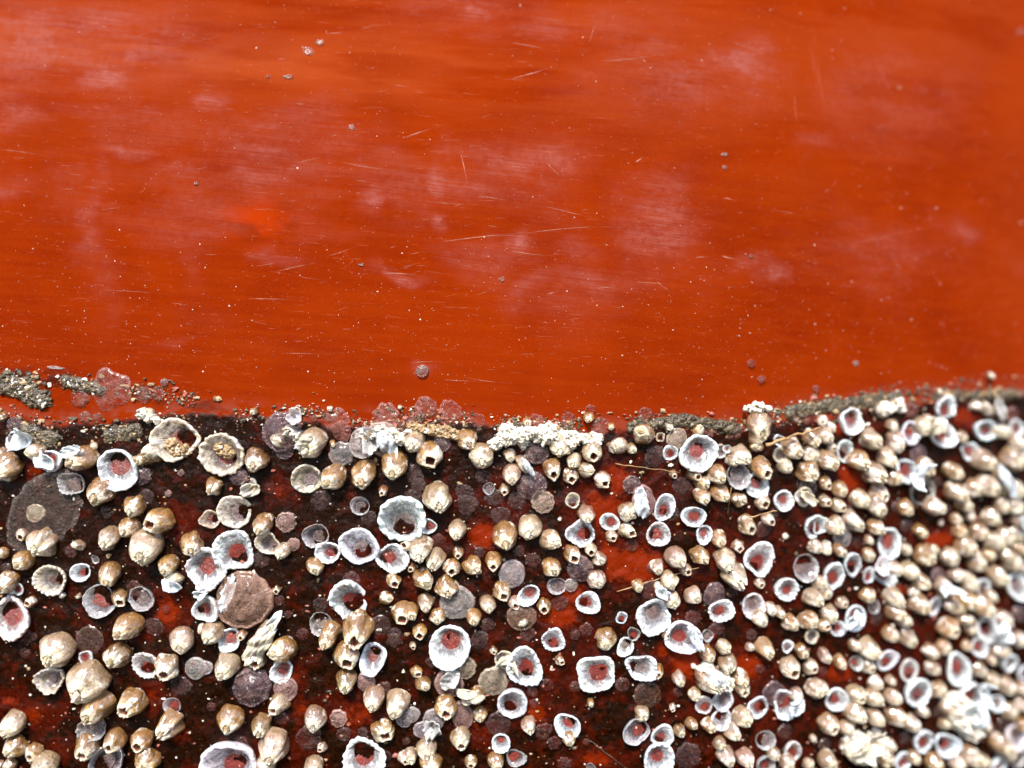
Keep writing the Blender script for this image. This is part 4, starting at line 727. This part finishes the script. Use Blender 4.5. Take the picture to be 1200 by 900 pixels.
tube(line((853, 570), (851, 602), 1.4, .6, 10, .1), .07, 'thread', 'fine upright thread above the tan hollow barnacle', TWIG, 'thread')
tube(line((1100, 462), (1192, 462), .5, .6, 20, .25), .28, 'twig', 'brown twig lying along the waterline at the right edge', TWIG)
tube(line((690, 866), (735, 900), .4, .5, 14, .12), .10, 'thread', 'dark thread running to the bottom edge', DARK, 'thread')

# flakes on the paint
def flake(px, py, w_, h_, ang, label, tone=(.34, .15, .11)):
    rng = np.random.RandomState(int(px*13+py)); x, z, Y = on_hull(px, py); n = hull_n(x, z); a = math.radians(ang)
    d = Vector((math.cos(a), 0, -math.sin(a))); d = (d-n*d.dot(n)).normalized(); yy = n.cross(d)
    Vs, t, cs = disc_mesh(rng, .82*h_/2*Y/FPX, 0, 32, 5, dome=.03, rag=.16, elong=w_/h_); Vs[0, :, 2] -= .00012; Vs[1, :, 2] += .00008
    o = mobj('shell_flake', grid_mesh('shell_flake', Vs, t, cap=cs, mat=FLAKE), None, tone, frame(P(x, z, .12), n, d, yy)); tag(o, label, 'flake', 'pale flakes stuck on the red paint')
flake(361, 60, 17, 12, 20, 'largest pale pink flake, left one of the pair near the top')
flake(375, 50, 9, 12, 90, 'smaller round pink flake, right one of the pair near the top')
flake(338, 90, 15, 6, 5, 'thin white flake on the paint just below left of the flake pair')
flake(314, 90, 5, 5, 5, 'tiny flake left of the thin white flake')
flake(412, 149, 9, 8, 0, 'small bright white flake on the upper left paint', (.45, .30, .26))
flake(230, 215, 8, 5, 0, 'small pink flake at the left of the chalky paint smear')
flake(849, 181, 6, 10, 90, 'small grey flake, upper of two on the upper right paint', (.40, .26, .22))
flake(849, 196, 7, 6, 0, 'small grey flake, lower of two on the upper right paint', (.40, .26, .22))
flake(493, 434, 20, 9, -25, 'slanting translucent pink flake just above the middle waterline')
flake(1054, 103, 5, 4, -20, 'tiny yellow flake on the far upper right paint', (.8, .6, .3))
flake(1196, 37, 8, 10, 60, 'pale flake at the top right edge')
flake(423, 310, 9, 4, 0, 'thin white flake on the paint below the middle left', (.45, .30, .26))
flake(1003, 426, 8, 8, 0, 'whitish flake just above the waterline grit at right', (.45, .30, .26))
flake(588, 327, 8, 8, 0, 'pale pink flake amid the scratches, below centre of the paint')
flake(880, 300, 6, 5, 0, 'tiny grey pink flake beside the short bright scratch at centre right')
flake(65, 431, 26, 4, 3, 'long white sliver on the dark smear at upper left of the waterline', (.75, .72, .7))
flake(932, 492, 8, 6, 30, 'bright white chip right of the upright pale cone', (.85, .82, .8))

# grit along the waterline, sparkling crumbs in the slime, salt specks on the paint: uncountable
b = Bag()
for _ in range(5200):
    px = rg.uniform(-30, 1230); wl = float(waterline(px)); py = wl + rg.gauss(-6, 6.5) if px > 300 else wl+rg.gauss(2, 7)
    if px < 260 and rg.random() < .5: py = np.interp(px, [0, 60, 150, 260], [438, 445, 456, 474])+rg.gauss(0, 7)
    if px > 880: py += rg.gauss(-3, 6)
    if float(fbm(np.array(px*.03), np.array(py*.05), 91, 3)) < rg.uniform(.36, .60): continue
    x, z, Y = on_hull(px, py); s = min(.44, rg.expovariate(1/.10)+.055); u = rg.random()
    mi = 0 if u < .10 else 1 if u < .34 else 2 if u < .84 else 3
    if mi == 0: s *= .75
    b.add(lump(rg, P(x, z, .1+s*.3), s, squash=(rg.uniform(.5, 1.6), .6, rg.uniform(.5, 1.1))), mi)
g = b.build('waterline_grit', [WHITE, TAN, DARK, PINK]); tag(g, 'mixed brown and white grit along the waterline', 'grit', None, 'stuff')
b = Bag()
for _ in range(2500):
    px = rg.uniform(-20, 1220); py = rg.uniform(490, 910)
    if py < waterline(px): continue
    x, z, Y = on_hull(px, py); s = min(.38, rg.expovariate(1/.07)+.045); u = rg.random(); mi = 0 if u < .30 else 1 if u < .55 else 2 if u < .75 else 3
    b.add(lump(rg, P(x, z, .15+s*.3), s, squash=(rg.uniform(.6, 1.5), .7, rg.uniform(.6, 1.3))), mi)
g = b.build('slime_crumbs', [WHITE, TAN, DARK, PINK]); tag(g, 'tiny crumbs scattered through the dark slime', 'crumbs', None, 'stuff')
b = Bag()
for _ in range(2600):
    px = rg.uniform(0, 1200); py = rg.uniform(0, 470) if rg.random() < .55 else rg.gauss(380, 60)
    if py > waterline(px): continue
    x, z, Y = on_hull(px, py); s = min(.14, rg.expovariate(1/.018)+.032)
    b.add(lump(rg, P(x, z, s*.2), s, squash=(1, .6, 1)), 0 if rg.random() < .2 else 1)
g = b.build('salt_specks', [WHITE, PINK]); tag(g, 'fine pale salt specks sprinkled over the red paint', 'salt specks', None, 'stuff')
print('things', len(items))
